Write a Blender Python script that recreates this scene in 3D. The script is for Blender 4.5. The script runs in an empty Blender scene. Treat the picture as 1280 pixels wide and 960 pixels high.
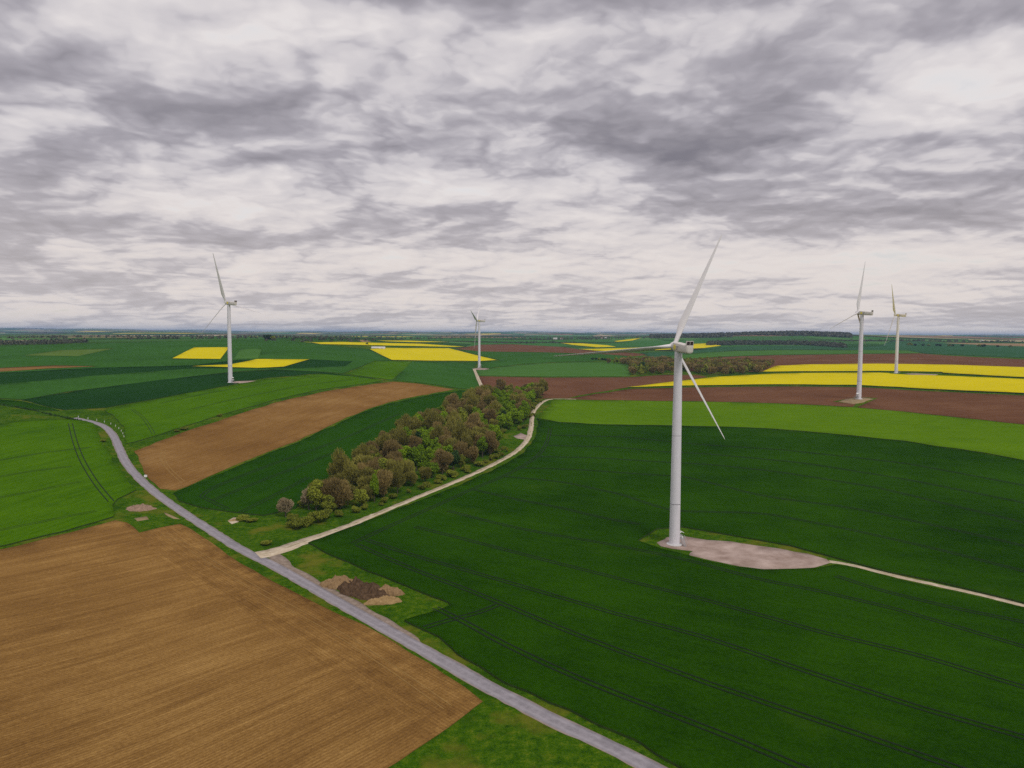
import bpy, bmesh, math, random
import numpy as np
from mathutils import Vector, Matrix
from mathutils.geometry import delaunay_2d_cdt

random.seed(7)
rng = np.random.default_rng(11)
scene = bpy.context.scene
col = scene.collection
R = math.radians

# ------------------------------------------------------------------ camera
FPX = 914.0                      # focal length in pixels of a 1280 px wide picture
H = 84.5                         # height of the drone above the near turbine's field
TH = math.atan((480 - 417) / FPX)
RO = R(0.32)
fwd = np.array([0, math.cos(TH), -math.sin(TH)])
_r0 = np.array([1.0, 0, 0])
_u0 = np.cross(_r0, fwd)
RGT = _r0 * math.cos(RO) + _u0 * math.sin(RO)
UPV = -_r0 * math.sin(RO) + _u0 * math.cos(RO)
cam = bpy.data.objects.new('camera', bpy.data.cameras.new('camera'))
col.objects.link(cam)
cam.data.sensor_width = 36
cam.data.lens = FPX / 1280 * 36
cam.data.clip_start = 0.5
cam.data.clip_end = 90000
m = Matrix(((RGT[0], UPV[0], -fwd[0], 0), (RGT[1], UPV[1], -fwd[1], 0), (RGT[2], UPV[2], -fwd[2], H), (0, 0, 0, 1)))
cam.matrix_world = m
scene.camera = cam

# ------------------------------------------------------------------ view, world, sun
scene.view_settings.view_transform = 'Standard'
scene.view_settings.look = 'None'
scene.view_settings.gamma = 1
scene.view_settings.use_curve_mapping = False
scene.view_settings.exposure = 0.0
scene.cycles.max_bounces = 5
scene.cycles.diffuse_bounces = 2
scene.cycles.glossy_bounces = 2
scene.cycles.volume_bounces = 0
scene.cycles.use_denoising = False
scene.cycles.use_adaptive_sampling = False

SUN_EL, SUN_AZ = R(50), R(150)       # azimuth clockwise from +Y (the view direction)
world = bpy.data.worlds.new('World')
scene.world = world
world.use_nodes = True


class NT:
    """small helper for writing node trees"""
    def __init__(s, tree):
        s.t = tree
        s.n = tree.nodes
        s.l = tree.links

    def new(s, typ, **kw):
        n = s.n.new(typ)
        for k, v in kw.items():
            setattr(n, k, v)
        return n

    def put(s, sock, v):
        if isinstance(v, bpy.types.NodeSocket):
            s.l.new(v, sock)
        elif v is not None:
            sock.default_value = v

    def math(s, op, a, b=None, c=None, clamp=False):
        n = s.new('ShaderNodeMath', operation=op)
        n.use_clamp = clamp
        s.put(n.inputs[0], a)
        s.put(n.inputs[1], b)
        s.put(n.inputs[2], c)
        return n.outputs[0]

    def vmath(s, op, a, b=None, scale=None):
        n = s.new('ShaderNodeVectorMath', operation=op)
        s.put(n.inputs[0], a)
        s.put(n.inputs[1], b)
        if scale is not None:
            s.put(n.inputs['Scale'], scale)
        return n.outputs['Value'] if op in ('LENGTH', 'DOT_PRODUCT', 'DISTANCE') else n.outputs[0]

    def noise(s, vec, scale, detail=4, rough=0.5, dist=0.0):
        n = s.new('ShaderNodeTexNoise')
        s.put(n.inputs['Vector'], vec)
        s.put(n.inputs['Scale'], scale)
        s.put(n.inputs['Detail'], detail)
        s.put(n.inputs['Roughness'], rough)
        s.put(n.inputs['Distortion'], dist)
        return n.outputs['Fac']

    def ramp(s, fac, stops, interp='LINEAR'):
        n = s.new('ShaderNodeValToRGB')
        cr = n.color_ramp
        cr.interpolation = interp
        while len(cr.elements) < len(stops):
            cr.elements.new(0.5)
        for e, (p, c) in zip(cr.elements, stops):
            e.position = p
            e.color = (*c, 1) if len(c) == 3 else c
        s.put(n.inputs[0], fac)
        return n.outputs[0]

    def mix(s, fac, a, b, mode='MIX'):
        n = s.new('ShaderNodeMix', data_type='RGBA', blend_type=mode)
        s.put(n.inputs[0], fac)
        s.put(n.inputs[6], (*a, 1) if isinstance(a, tuple) and len(a) == 3 else a)
        s.put(n.inputs[7], (*b, 1) if isinstance(b, tuple) and len(b) == 3 else b)
        return n.outputs[2]

    def mapr(s, v, a, b, c=0.0, d=1.0, smooth=False):
        n = s.new('ShaderNodeMapRange')
        if smooth:
            n.interpolation_type = 'SMOOTHSTEP'
        s.put(n.inputs[0], v)
        for i, x in enumerate((a, b, c, d)):
            s.put(n.inputs[i + 1], x)
        return n.outputs[0]

    def comb(s, x, y, z):
        n = s.new('ShaderNodeCombineXYZ')
        s.put(n.inputs[0], x)
        s.put(n.inputs[1], y)
        s.put(n.inputs[2], z)
        return n.outputs[0]

    def sep(s, v):
        n = s.new('ShaderNodeSeparateXYZ')
        s.put(n.inputs[0], v)
        return n.outputs


def pix_dir(px, py):
    d = fwd + RGT * (px - 640) / FPX + UPV * (480 - py) / FPX
    return d / np.linalg.norm(d)


def build_world():
    w = NT(world.node_tree)
    w.n.clear()
    out = w.new('ShaderNodeOutputWorld')
    bg = w.new('ShaderNodeBackground')
    w.l.new(bg.outputs[0], out.inputs[0])
    bg.inputs[1].default_value = 0.1
    tc = w.new('ShaderNodeTexCoord')
    d = w.vmath('NORMALIZE', tc.outputs['Generated'])
    x, y, z = w.sep(d)
    zp = w.math('MAXIMUM', z, 0.0)
    zc = w.math('ADD', zp, 0.15)
    P = w.comb(w.math('DIVIDE', x, zc), w.math('DIVIDE', y, zc), 0.0)

    def puffs(vec, s):
        v1 = w.new('ShaderNodeTexVoronoi')
        v1.feature = 'F1'
        v1.voronoi_dimensions = '2D'
        w.put(v1.inputs['Vector'], vec)
        v1.inputs['Scale'].default_value = s
        v1.inputs['Detail'].default_value = 3
        v1.inputs['Roughness'].default_value = 0.5
        v1.inputs['Lacunarity'].default_value = 2.3
        return w.math('SUBTRACT', 1.0, v1.outputs['Distance'])

    def warp(vec, s, amt, off):
        a = w.noise(w.vmath('ADD', vec, off), s, 4, 0.6)
        b = w.noise(w.vmath('ADD', vec, (off[0] + 9.1, off[1] - 4.2, 3.0)), s, 4, 0.6)
        return w.vmath('ADD', vec, w.comb(w.math('MULTIPLY', w.math('SUBTRACT', a, 0.5), amt), w.math('MULTIPLY', w.math('SUBTRACT', b, 0.5), amt), 0.0))

    W1 = warp(P, 2.2, 0.45, (1.3, 5.2, 0))
    W2 = warp(w.vmath('ADD', P, (0.03, 0.07, 0)), 2.2, 0.45, (1.3, 5.2, 0))
    big = w.noise(P, 0.7, 3, 0.5)
    n1 = w.noise(W1, 0.8, 9, 0.57)
    n2 = w.noise(W2, 0.8, 9, 0.57)
    p1 = puffs(W1, 1.25)
    p2 = puffs(W2, 1.25)
    dens = w.math('ADD', w.math('MULTIPLY', n1, 0.60), w.math('MULTIPLY', p1, 0.48))
    dens2 = w.math('ADD', w.math('MULTIPLY', n2, 0.60), w.math('MULTIPLY', p2, 0.48))
    relief = w.math('SUBTRACT', dens, dens2)

    # where the sheet is thicker (darker) or thinner, plus a painted vignette along the top: (pixel, radii in px, weight) turned into sky directions
    spots = [(690, 125, 230, 70, -0.17), (555, 190, 90, 45, -0.20), (900, 80, 260, 70, -0.16), (1080, 235, 290, 48, -0.26), (1180, 285, 160, 22, -0.22),
             (120, 345, 150, 28, -0.34), (60, 235, 190, 60, -0.16), (40, 110, 150, 60, -0.08), (640, -6, 1100, 26, -0.22), (800, 130, 330, 90, -0.10),
             (560, 352, 170, 16, -0.16), (420, 380, 120, 10, -0.14), (650, 383, 70, 12, -0.18), (250, 292, 90, 16, -0.20), (960, 130, 240, 60, -0.12),
             (390, 70, 170, 90, 0.10), (240, 190, 60, 28, 0.20), (350, 250, 240, 36, 0.16), (755, 208, 60, 26, 0.26),
             (1130, 110, 140, 46, 0.26), (600, 240, 100, 14, 0.24), (820, 325, 420, 26, 0.16), (180, 60, 110, 40, 0.10),
             (1250, 70, 100, 50, 0.16), (1240, 190, 60, 50, 0.20), (1180, 330, 200, 20, 0.14)]
    acc = None
    wob = w.math('MULTIPLY', w.math('SUBTRACT', w.noise(W1, 1.5, 7, 0.6), 0.5), 2.0)
    az_n = w.math('ARCTAN2', x, y)
    el_n = w.math('ARCSINE', z)
    for (px, py, rx, ry, wt) in spots:
        c = pix_dir(px, py)
        az, el = math.atan2(c[0], c[1]), math.asin(c[2])
        da = w.math('DIVIDE', w.math('SUBTRACT', az_n, az), rx / FPX)
        de = w.math('DIVIDE', w.math('SUBTRACT', el_n, el), ry / FPX)
        q = w.math('SQRT', w.math('ADD', w.math('MULTIPLY', da, da), w.math('MULTIPLY', de, de)))
        q = w.math('ADD', q, wob)
        g = w.mapr(q, 1.45, 0.1, 0.0, wt, smooth=True)
        acc = g if acc is None else w.math('ADD', acc, g)

    acc = w.math('MAXIMUM', acc, -0.28)
    v = w.math('ADD', dens, w.math('MULTIPLY', w.math('SUBTRACT', big, 0.5), 0.3))
    v = w.math('ADD', v, w.math('MULTIPLY', relief, 0.95))
    v = w.math('ADD', v, w.math('MULTIPLY', acc, 0.95))
    v = w.math('ADD', v, 0.055)
    cl = w.ramp(w.mapr(v, -0.2, 1.0), [(0.0, (2.1, 2.0, 2.35)), (0.2083, (2.9, 2.75, 3.1)), (0.375, (3.9, 3.7, 4.1)), (0.4917, (5.2, 4.95, 5.3)), (0.5458, (6.1, 5.8, 6.05)), (0.6417, (6.8, 6.45, 6.6)), (0.7167, (7.4, 7.0, 7.05)), (0.875, (8.5, 8.1, 7.95))])
    glow = w.mapr(z, 0.0, 0.24, 0.92, 0.0, smooth=True)
    cl = w.mix(w.math('MULTIPLY', glow, w.mapr(v, 0.30, 0.6, 0.45, 1.0)), cl, (8.0, 7.2, 6.7))
    sky = w.new('ShaderNodeTexSky', sky_type='NISHITA')
    sky.sun_disc = False
    sky.sun_elevation = SUN_EL
    sky.sun_rotation = SUN_AZ
    thin = w.mapr(v, 0.72, 0.95, 0.0, 0.25)
    c = w.mix(thin, cl, sky.outputs[0])
    c = w.mix(w.mapr(z, -0.01, -0.03), c, (0.9, 1.2, 0.7))
    w.l.new(c, bg.inputs[0])


build_world()

sun = bpy.data.objects.new('sun', bpy.data.lights.new('sun', 'SUN'))
col.objects.link(sun)
sun.data.energy = 1.5
sun.data.angle = R(18)
sun.data.color = (1.0, 0.95, 0.88)
sd = Vector((math.sin(SUN_AZ) * math.cos(SUN_EL), math.cos(SUN_AZ) * math.cos(SUN_EL), math.sin(SUN_EL)))
sun.rotation_euler = sd.to_track_quat('Z', 'Y').to_euler()
sun.location = (0, -200, 500)

# ------------------------------------------------------------------ terrain height
COLS = [-250, 0, 160, 288, 450, 600, 720, 843, 1000, 1120, 1280, 1530]
TAB = {
    60:    [2, 1, 0, 0, 0, 0, 0, -1, -2, -2, -3, -4],
    100:   [2, 1, 0, 0, 0, 0, 0, -1, -2, -2, -3, -4],
    150:   [2, 1, 0, 0, 0, 0, 0, -1, -2, -2, -2, -3],
    200:   [2, 1, 0, 0, 0, 0, 0, -1, -1, -1, -1, -2],
    290:   [3, 2, 1, 0, 0, 0, 0, -1, 0, 0, 1, 2],
    400:   [15, 13, 9, 6, 3, 2, 2, 2, 4, 6, 8, 9],
    500:   [23, 21, 18, 14, 9, 7, 6, 6, 11, 14, 17, 19],
    600:   [29, 27, 25, 24, 18, 13, 12, 11, 17, 20, 24, 27],
    730:   [37, 36, 35, 34, 28, 20, 18, 17, 23, 26, 32, 36],
    1000:  [46, 46, 48, 49, 42, 26, 23, 26, 31, 33, 40, 44],
    1300:  [56, 56, 58, 60, 52, 31, 31, 34, 38, 42, 46, 50],
    1700:  [63, 64, 66, 68.5, 64, 43, 41, 43, 46, 50, 53, 56],
    2500:  [66, 66, 67, 68, 68, 56, 55, 55, 57, 58, 61, 63],
    4000:  [62, 62, 62, 62, 64, 66, 67, 76, 97, 80, 67, 67],
    7000:  [62, 62, 62, 64, 66, 68, 70, 72, 75, 72, 70, 70],
    12000: [84, 84, 82, 80, 80, 80, 80, 80, 80, 80, 80, 80],
    20000: [128, 128, 125, 120, 116, 112, 110, 108, 106, 108, 110, 112],
    30000: [60] * 12,
}
TURB = {  # base pixel, depth, yaw, azimuth of the first blade, blade length, cone, hub height
    'a': ((843, 681), 294, -14.1, 24.7, 50.4, 5.4, 81.0),
    'b': ((288, 478), 731, -63.9, 100.9, 50.5, 2.3, 79.3),
    'c': ((599, 460), 1219, -81.6, 47.8, 49.5, 2.8, 78.9),
    'd': ((1073.5, 498), 690, -42.3, 11.5, 49.9, 3.5, 80.7),
    'e': ((1120, 466.5), 1002, -45.7, 87.7, 48.0, 2.1, 79.5),
}
ctrl = []
for Y, hs in TAB.items():
    for px, h in zip(COLS, hs):
        X = (px - 640) / FPX * Y
        ctrl.append((math.atan2(X, Y) * 3, math.log(math.hypot(X, Y)), h))
for k, t in TURB.items():
    d = fwd + RGT * (t[0][0] - 640) / FPX + UPV * (480 - t[0][1]) / FPX
    b = np.array([0, 0, H]) + d * t[1] / d[1]
    ctrl.append((math.atan2(b[0], b[1]) * 3, math.log(math.hypot(b[0], b[1])), b[2]))
ctrl = np.array(ctrl)
US = 3.0


def _phi(r2):
    return 0.5 * r2 * np.log(r2 + 1e-12)


_n = len(ctrl)
_d2 = ((ctrl[:, None, :2] - ctrl[None, :, :2]) ** 2).sum(-1)
A = np.zeros((_n + 3, _n + 3))
A[:_n, :_n] = _phi(_d2) + np.eye(_n) * 0.004
A[:_n, _n:] = np.c_[np.ones(_n), ctrl[:, :2]]
A[_n:, :_n] = A[:_n, _n:].T
_w = np.linalg.solve(A, np.r_[ctrl[:, 2], 0, 0, 0])


def sstep(a, b, x):
    t = np.clip((x - a) / (b - a), 0, 1)
    return t * t * (3 - 2 * t)


def hpol(th, lr):
    """ground height at azimuth th (from +Y) and log distance lr"""
    th = np.asarray(th, float).ravel()
    lr = np.asarray(lr, float).ravel()
    thc = np.clip(th, -R(42), R(44))
    u = thc * US
    v = np.clip(lr, math.log(60), math.log(30000))
    out = np.empty(len(u))
    for i in range(0, len(u), 20000):
        s = slice(i, i + 20000)
        d2 = (u[s, None] - ctrl[None, :, 0]) ** 2 + (v[s, None] - ctrl[None, :, 1]) ** 2
        out[s] = _phi(d2) @ _w[:_n] + _w[_n] + _w[_n + 1] * u[s] + _w[_n + 2] * v[s]
    r = np.exp(lr)
    x, y = r * np.sin(th), r * np.cos(th)
    # small undulations of the plateau and hill chains far away
    out += sstep(350, 900, r) * (1 - sstep(1500, 3000, r)) * 0.5 * np.sin(x / 97 + 1.0) * np.sin(y / 131 + 2)
    far = sstep(4200, 8000, r)
    out += far * (15 * np.sin(x / 900 + 1.3) * np.sin(y / 1300 + 0.4) + 9 * np.sin(x / 410 + y / 700) + 4 * np.sin(x / 260 - y / 900 + 2))
    vf = sstep(12000, 18000, r)
    out += vf * (14 * np.sin(x / 2400 + 0.7) + 9 * np.sin(x / 1100 + y / 3000 + 4) + 5 * np.sin(x / 480 + 1))
    if DIP is not None:
        m_ = (x > -420) & (x < -230) & (y > 400) & (y < 760)
        if m_.any():
            dd = np.sqrt(((np.c_[x[m_], y[m_]][:, None] - DIP[None, :, :2]) ** 2).sum(-1))
            k_ = dd.argmin(1)
            out[m_] -= 1.2 * DIP[k_, 2] * np.exp(-(dd.min(1) / 7.0) ** 2)
    back = sstep(R(60), R(110), np.abs(th))
    out = out * (1 - back) + back * (5 + 30 * sstep(300, 3000, r))
    return out


def hxy(x, y):
    return hpol(np.arctan2(x, y), np.log(np.maximum(np.hypot(x, y), 1.0)))


def h1(x, y):
    return float(hxy(np.array([x]), np.array([y]))[0])


DIP = None
LR = np.linspace(math.log(62), math.log(29000), 460)


def unproj(pts):
    """pixels -> points on the ground, by following the sight lines to the first hit"""
    pts = np.asarray(pts, float)
    d = fwd[None] + RGT[None] * ((pts[:, 0] - 640) / FPX)[:, None] + UPV[None] * ((480 - pts[:, 1]) / FPX)[:, None]
    hz = np.hypot(d[:, 0], d[:, 1])
    th = np.arctan2(d[:, 0], d[:, 1])
    sl = d[:, 2] / hz
    n = len(pts)
    hh = hpol(np.repeat(th, len(LR)), np.tile(LR, n)).reshape(n, -1)
    g = H + sl[:, None] * np.exp(LR)[None] - hh
    below = g < 0
    idx = np.where(below.any(1), below.argmax(1), -1)
    rr = np.empty(n)
    for i in range(n):
        k = idx[i]
        if k <= 0:
            rr[i] = 60 if k == 0 else math.exp(LR[int(g[i, :330].argmin())])
            continue
        a, b = g[i, k - 1], g[i, k]
        rr[i] = math.exp(LR[k - 1] + (LR[k] - LR[k - 1]) * a / (a - b))
    return np.c_[rr * np.sin(th), rr * np.cos(th)]


def up1(px, py):
    p = unproj([(px, py)])[0]
    return float(p[0]), float(p[1])


def densify(poly, step=11, closed=True):
    out = []
    n = len(poly)
    for i in range(n if closed else n - 1):
        a, b = poly[i], poly[(i + 1) % n]
        k = max(1, int(math.hypot(b[0] - a[0], b[1] - a[1]) / step))
        for j in range(k):
            t = j / k
            out.append((a[0] + (b[0] - a[0]) * t, a[1] + (b[1] - a[1]) * t))
    if not closed:
        out.append(poly[-1])
    return out


def chaikin(poly, it=2, closed=False):
    p = [tuple(q) for q in poly]
    for _ in range(it):
        o = [] if closed else [p[0]]
        n = len(p)
        for i in range(n if closed else n - 1):
            a, b = p[i], p[(i + 1) % n]
            o.append((a[0] * .75 + b[0] * .25, a[1] * .75 + b[1] * .25))
            o.append((a[0] * .25 + b[0] * .75, a[1] * .25 + b[1] * .75))
        if not closed:
            o.append(p[-1])
        p = o
    return p


def resample(p, step):
    p = np.asarray(p, float)
    seg = np.hypot(*np.diff(p, axis=0).T)
    s = np.r_[0, np.cumsum(seg)]
    n = max(2, int(s[-1] / step) + 1)
    t = np.linspace(0, s[-1], n)
    return np.c_[np.interp(t, s, p[:, 0]), np.interp(t, s, p[:, 1])]


def normals2(p):
    t = np.gradient(p, axis=0)
    t /= np.maximum(np.hypot(t[:, 0], t[:, 1]), 1e-9)[:, None]
    return np.c_[-t[:, 1], t[:, 0]]


def strip_poly(center, width, wob=0.0):
    p = resample(center, 3.0)
    nn = normals2(p)
    w = np.full(len(p), width / 2) if np.isscalar(width) else np.interp(np.linspace(0, 1, len(p)), np.linspace(0, 1, len(width)), width) / 2
    wl = w + wob * rng.normal(size=len(p))
    wr = w + wob * rng.normal(size=len(p))
    return np.vstack([p + nn * wl[:, None], (p - nn * wr[:, None])[::-1]])
# the lane beyond the bend runs in a shallow cutting
_dp = resample(unproj([(112, 526), (97, 522.8), (70, 517.5), (30, 508.5), (0, 503), (-60, 495)]), 4)
DIP = np.c_[_dp, np.clip(np.linspace(0, 6, len(_dp)), 0, 1)]
# ------------------------------------------------------------------ materials
MATS = {}


def base_mat(name, rough=0.9, spec=0.15):
    mt = bpy.data.materials.new(name)
    mt.use_nodes = True
    t = NT(mt.node_tree)
    b = mt.node_tree.nodes['Principled BSDF']
    b.inputs['Roughness'].default_value = rough
    b.inputs['Specular IOR Level'].default_value = spec
    tc = t.new('ShaderNodeTexCoord')
    MATS[name] = mt
    return mt, t, b, tc.outputs['Object']


def rotated(t, vec, ang, sx=1.0, sy=1.0):
    """coordinates along (x) and across (y) a direction on the ground"""
    n = t.new('ShaderNodeMapping')
    n.vector_type = 'TEXTURE'
    t.put(n.inputs[0], vec)
    n.inputs['Rotation'].default_value = (0, 0, ang)
    n.inputs['Scale'].default_value = (sx, sy, 1)
    return n.outputs[0]


def bump(t, b, h, dist, strength=1.0):
    n = t.new('ShaderNodeBump')
    n.inputs['Strength'].default_value = strength
    n.inputs['Distance'].default_value = dist
    t.put(n.inputs['Height'], h)
    t.l.new(n.outputs[0], b.inputs['Normal'])


def crop_mat(name, dark, light, ang=0.0, rows=0.35, big=0.5, patch=None, bumpd=0.25):
    """a crop: sown rows, uneven growth, fine grain"""
    mt, t, b, P = base_mat(name, 0.95, 0.0)
    Q = rotated(t, P, ang, 26.0, 1.0)
    streak = t.noise(Q, 0.35, 5, 0.6)
    g1 = t.noise(P, 0.012, 4, 0.55)
    g2 = t.noise(P, 0.09, 4, 0.6)
    grain = t.noise(P, 0.9, 6, 0.8)
    f = t.math('MULTIPLY', t.math('SUBTRACT', streak, 0.5), rows * 2)
    f = t.math('ADD', f, t.math('MULTIPLY', t.math('SUBTRACT', g1, 0.5), big * 2.4))
    f = t.math('ADD', f, t.math('MULTIPLY', t.math('SUBTRACT', g2, 0.5), 0.55))
    f = t.math('ADD', f, t.math('MULTIPLY', t.math('SUBTRACT', grain, 0.5), 1.8))
    f = t.math('ADD', f, 0.5, clamp=True)
    c = t.mix(f, dark, light)
    if patch:
        c = t.mix(t.mapr(t.noise(P, 0.02, 5, 0.6), 0.60, 0.78), c, patch)
    t.l.new(c, b.inputs['Base Color'])
    bump(t, b, t.math('ADD', grain, t.math('MULTIPLY', streak, 0.7)), bumpd)
    return mt


def soil_mat(name, dark, mid, light, ang=0.0, period=None, streak_amt=0.8, line_amt=0.0, stretch=16.0, head=None):
    mt, t, b, P = base_mat(name, 0.95, 0.0)
    g = t.noise(P, 0.02, 4, 0.55)
    grain = t.noise(P, 1.2, 6, 0.8)

    def streaks(an):
        Q = rotated(t, P, an, stretch, 1.0)
        s1 = t.noise(Q, 0.22, 6, 0.68, 0.3)
        s2 = t.noise(rotated(t, P, an, stretch * 0.6, 1.0), 1.1, 4, 0.7, 0.2)
        f_ = t.math('MULTIPLY', t.math('SUBTRACT', s1, 0.5), streak_amt * 1.9)
        f_ = t.math('ADD', f_, t.math('MULTIPLY', t.math('SUBTRACT', s2, 0.5), streak_amt * 1.7))
        if period:
            xyz = t.sep(rotated(t, P, an))
            wv = t.math('SINE', t.math('ADD', t.math('MULTIPLY', xyz[1], 2 * math.pi / period), t.math('MULTIPLY', g, 3.0)))
            f_ = t.math('ADD', f_, t.math('MULTIPLY', wv, line_amt))
        return f_
    f = streaks(ang)
    if head:
        # the headland along the road was worked in the road's own direction
        (hx, hy), hang, hw = head
        loc = t.sep(rotated(t, t.vmath('SUBTRACT', P, (hx, hy, 0.0)), hang))
        dist = t.math('ADD', t.math('ABSOLUTE', loc[1]), t.math('MULTIPLY', t.math('SUBTRACT', t.noise(P, 0.10, 5, 0.7), 0.5), hw * 1.3))
        k = t.mapr(dist, hw * 0.85, hw * 1.15, 1.0, 0.0)
        f2 = t.math('ADD', t.math('MULTIPLY', streaks(hang), 0.75), t.math('MULTIPLY', f, 0.45))
        f2 = t.math('ADD', f2, t.math('MULTIPLY', t.math('SUBTRACT', t.noise(P, 0.16, 5, 0.7), 0.55), 0.9))
        f = t.math('ADD', t.math('MULTIPLY', f, t.math('SUBTRACT', 1.0, k)), t.math('MULTIPLY', f2, k))
    f = t.math('ADD', f, t.math('MULTIPLY', t.math('SUBTRACT', g, 0.5), 1.1))
    f = t.math('ADD', f, t.math('MULTIPLY', t.math('SUBTRACT', grain, 0.5), 1.3))
    f = t.math('ADD', f, 0.5, clamp=True)
    t.l.new(t.ramp(f, [(0.0, dark), (0.5, mid), (1.0, light)]), b.inputs['Base Color'])
    bump(t, b, t.math('ADD', grain, f), 0.18)
    return mt


def plain_noise_mat(name, c1, c2, scale=1.0, rough=0.85, spec=0.2, bd=0.05, detail=5):
    mt, t, b, P = base_mat(name, rough, spec)
    n = t.noise(P, scale, detail, 0.6)
    t.l.new(t.mix(t.mapr(n, 0.3, 0.7), c1, c2), b.inputs['Base Color'])
    if bd:
        bump(t, b, n, bd)
    return mt


def ground_mat():
    mt, t, b, P = base_mat('meadow_and_far_country', 0.95, 0.0)
    n1 = t.noise(P, 0.05, 5, 0.6)
    n2 = t.noise(P, 0.45, 5, 0.7)
    n3 = t.noise(P, 2.4, 4, 0.75)
    f = t.math('ADD', t.math('MULTIPLY', n2, 0.55), t.math('MULTIPLY', n3, 0.45))
    near = t.ramp(f, [(0.36, (0.012, 0.042, 0.003)), (0.46, (0.036, 0.095, 0.003)), (0.54, (0.060, 0.128, 0.004)), (0.64, (0.14, 0.18, 0.014))])
    near = t.mix(t.mapr(n1, 0.54, 0.66, 0.0, 0.6), near, (0.17, 0.15, 0.02))
    near = t.mix(t.mapr(n1, 0.46, 0.36, 0.0, 0.6), near, (0.020, 0.062, 0.003))
    # far country: a patchwork of parcels and copses
    ln = t.vmath('LENGTH', P)
    wv = t.vmath('MULTIPLY', P, (1.0, 0.62, 0.0))
    vo = t.new('ShaderNodeTexVoronoi')
    vo.distance = 'CHEBYCHEV'
    t.put(vo.inputs['Vector'], wv)
    vo.inputs['Scale'].default_value = 0.0027
    sc = t.new('ShaderNodeSeparateColor')
    t.l.new(vo.outputs['Color'], sc.inputs[0])
    parc = t.ramp(sc.outputs[0], [(0.0, (0.030, 0.085, 0.02)), (0.20, (0.05, 0.15, 0.03)), (0.42, (0.09, 0.20, 0.05)), (0.56, (0.24, 0.15, 0.09)),
                                  (0.67, (0.05, 0.13, 0.03)), (0.78, (0.42, 0.34, 0.20)), (0.90, (0.60, 0.48, 0.05)), (0.94, (0.07, 0.17, 0.04))], 'CONSTANT')
    wood = t.mapr(t.noise(t.vmath('MULTIPLY', P, (0.6, 1.4, 0)), 0.0011, 6, 0.62), 0.53, 0.57)
    parc = t.mix(wood, parc, t.mix(t.noise(P, 0.01, 4, 0.7), (0.014, 0.020, 0.010), (0.05, 0.045, 0.022)))
    c = t.mix(t.mapr(ln, 1500, 1900), near, parc)
    t.l.new(c, b.inputs['Base Color'])
    bump(t, b, f, 0.5)
    return mt


def road_mat():
    mt, t, b, P = base_mat('old_asphalt', 0.8, 0.25)
    uv = t.new('ShaderNodeUVMap')
    u = t.sep(uv.outputs[0])
    s = t.math('ABSOLUTE', t.math('SUBTRACT', u[0], 0.5))
    track = t.math('SUBTRACT', 1.0, t.math('MULTIPLY', t.math('ABSOLUTE', t.math('SUBTRACT', s, 0.24)), 7.0), clamp=True)
    n = t.noise(P, 0.6, 6, 0.7)
    n2 = t.noise(P, 0.06, 4, 0.6)
    c = t.mix(t.mapr(n, 0.3, 0.7), (0.20, 0.185, 0.20), (0.33, 0.30, 0.325))
    c = t.mix(t.math('MULTIPLY', track, 0.5), c, (0.37, 0.345, 0.37))
    c = t.mix(t.mapr(s, 0.40, 0.47, 0.0, 0.75), c, (0.34, 0.26, 0.20))
    c = t.mix(t.mapr(n2, 0.62, 0.72, 0, 0.4), c, (0.16, 0.15, 0.16))
    t.l.new(c, b.inputs['Base Color'])
    bump(t, b, n, 0.02)
    return mt


def track_mat():
    mt, t, b, P = base_mat('chalky_track', 0.95, 0.05)
    uv = t.new('ShaderNodeUVMap')
    u = t.sep(uv.outputs[0])
    s = t.math('ABSOLUTE', t.math('SUBTRACT', u[0], 0.5))
    n = t.noise(P, 0.5, 6, 0.7)
    c = t.mix(t.mapr(n, 0.3, 0.7), (0.40, 0.31, 0.20), (0.66, 0.57, 0.44))
    mid = t.math('MULTIPLY', t.mapr(s, 0.13, 0.03), t.mapr(t.noise(P, 0.12, 4, 0.6), 0.42, 0.60))
    c = t.mix(mid, c, (0.20, 0.19, 0.06))
    t.l.new(c, b.inputs['Base Color'])
    bump(t, b, n, 0.05)
    return mt


def leaf_mat(name, a, bcol, trans=0.25):
    mt, t, b, P = base_mat(name, 0.75, 0.15)
    oi = t.new('ShaderNodeObjectInfo')
    n = t.noise(P, 0.55, 3, 0.6)
    g = t.new('ShaderNodeNewGeometry')
    f = t.math('ADD', t.math('MULTIPLY', n, 0.8), t.math('MULTIPLY', g.outputs['Random Per Island'], 0.7))
    f = t.math('ADD', t.math('SUBTRACT', f, 0.25), t.math('MULTIPLY', t.math('SUBTRACT', oi.outputs['Random'], 0.5), 0.7), clamp=True)
    c = t.mix(f, a, bcol)
    t.l.new(c, b.inputs['Base Color'])
    tr = t.new('ShaderNodeBsdfTranslucent')
    t.l.new(c, tr.inputs[0])
    mx = t.new('ShaderNodeMixShader')
    mx.inputs[0].default_value = trans
    t.l.new(b.outputs[0], mx.inputs[1])
    t.l.new(tr.outputs[0], mx.inputs[2])
    out = mt.node_tree.nodes['Material Output']
    t.l.new(mx.outputs[0], out.inputs[0])
    return mt


def bearing(p, q):
    a, b = unproj([p, q])
    return math.atan2(b[1] - a[1], b[0] - a[0])


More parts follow.
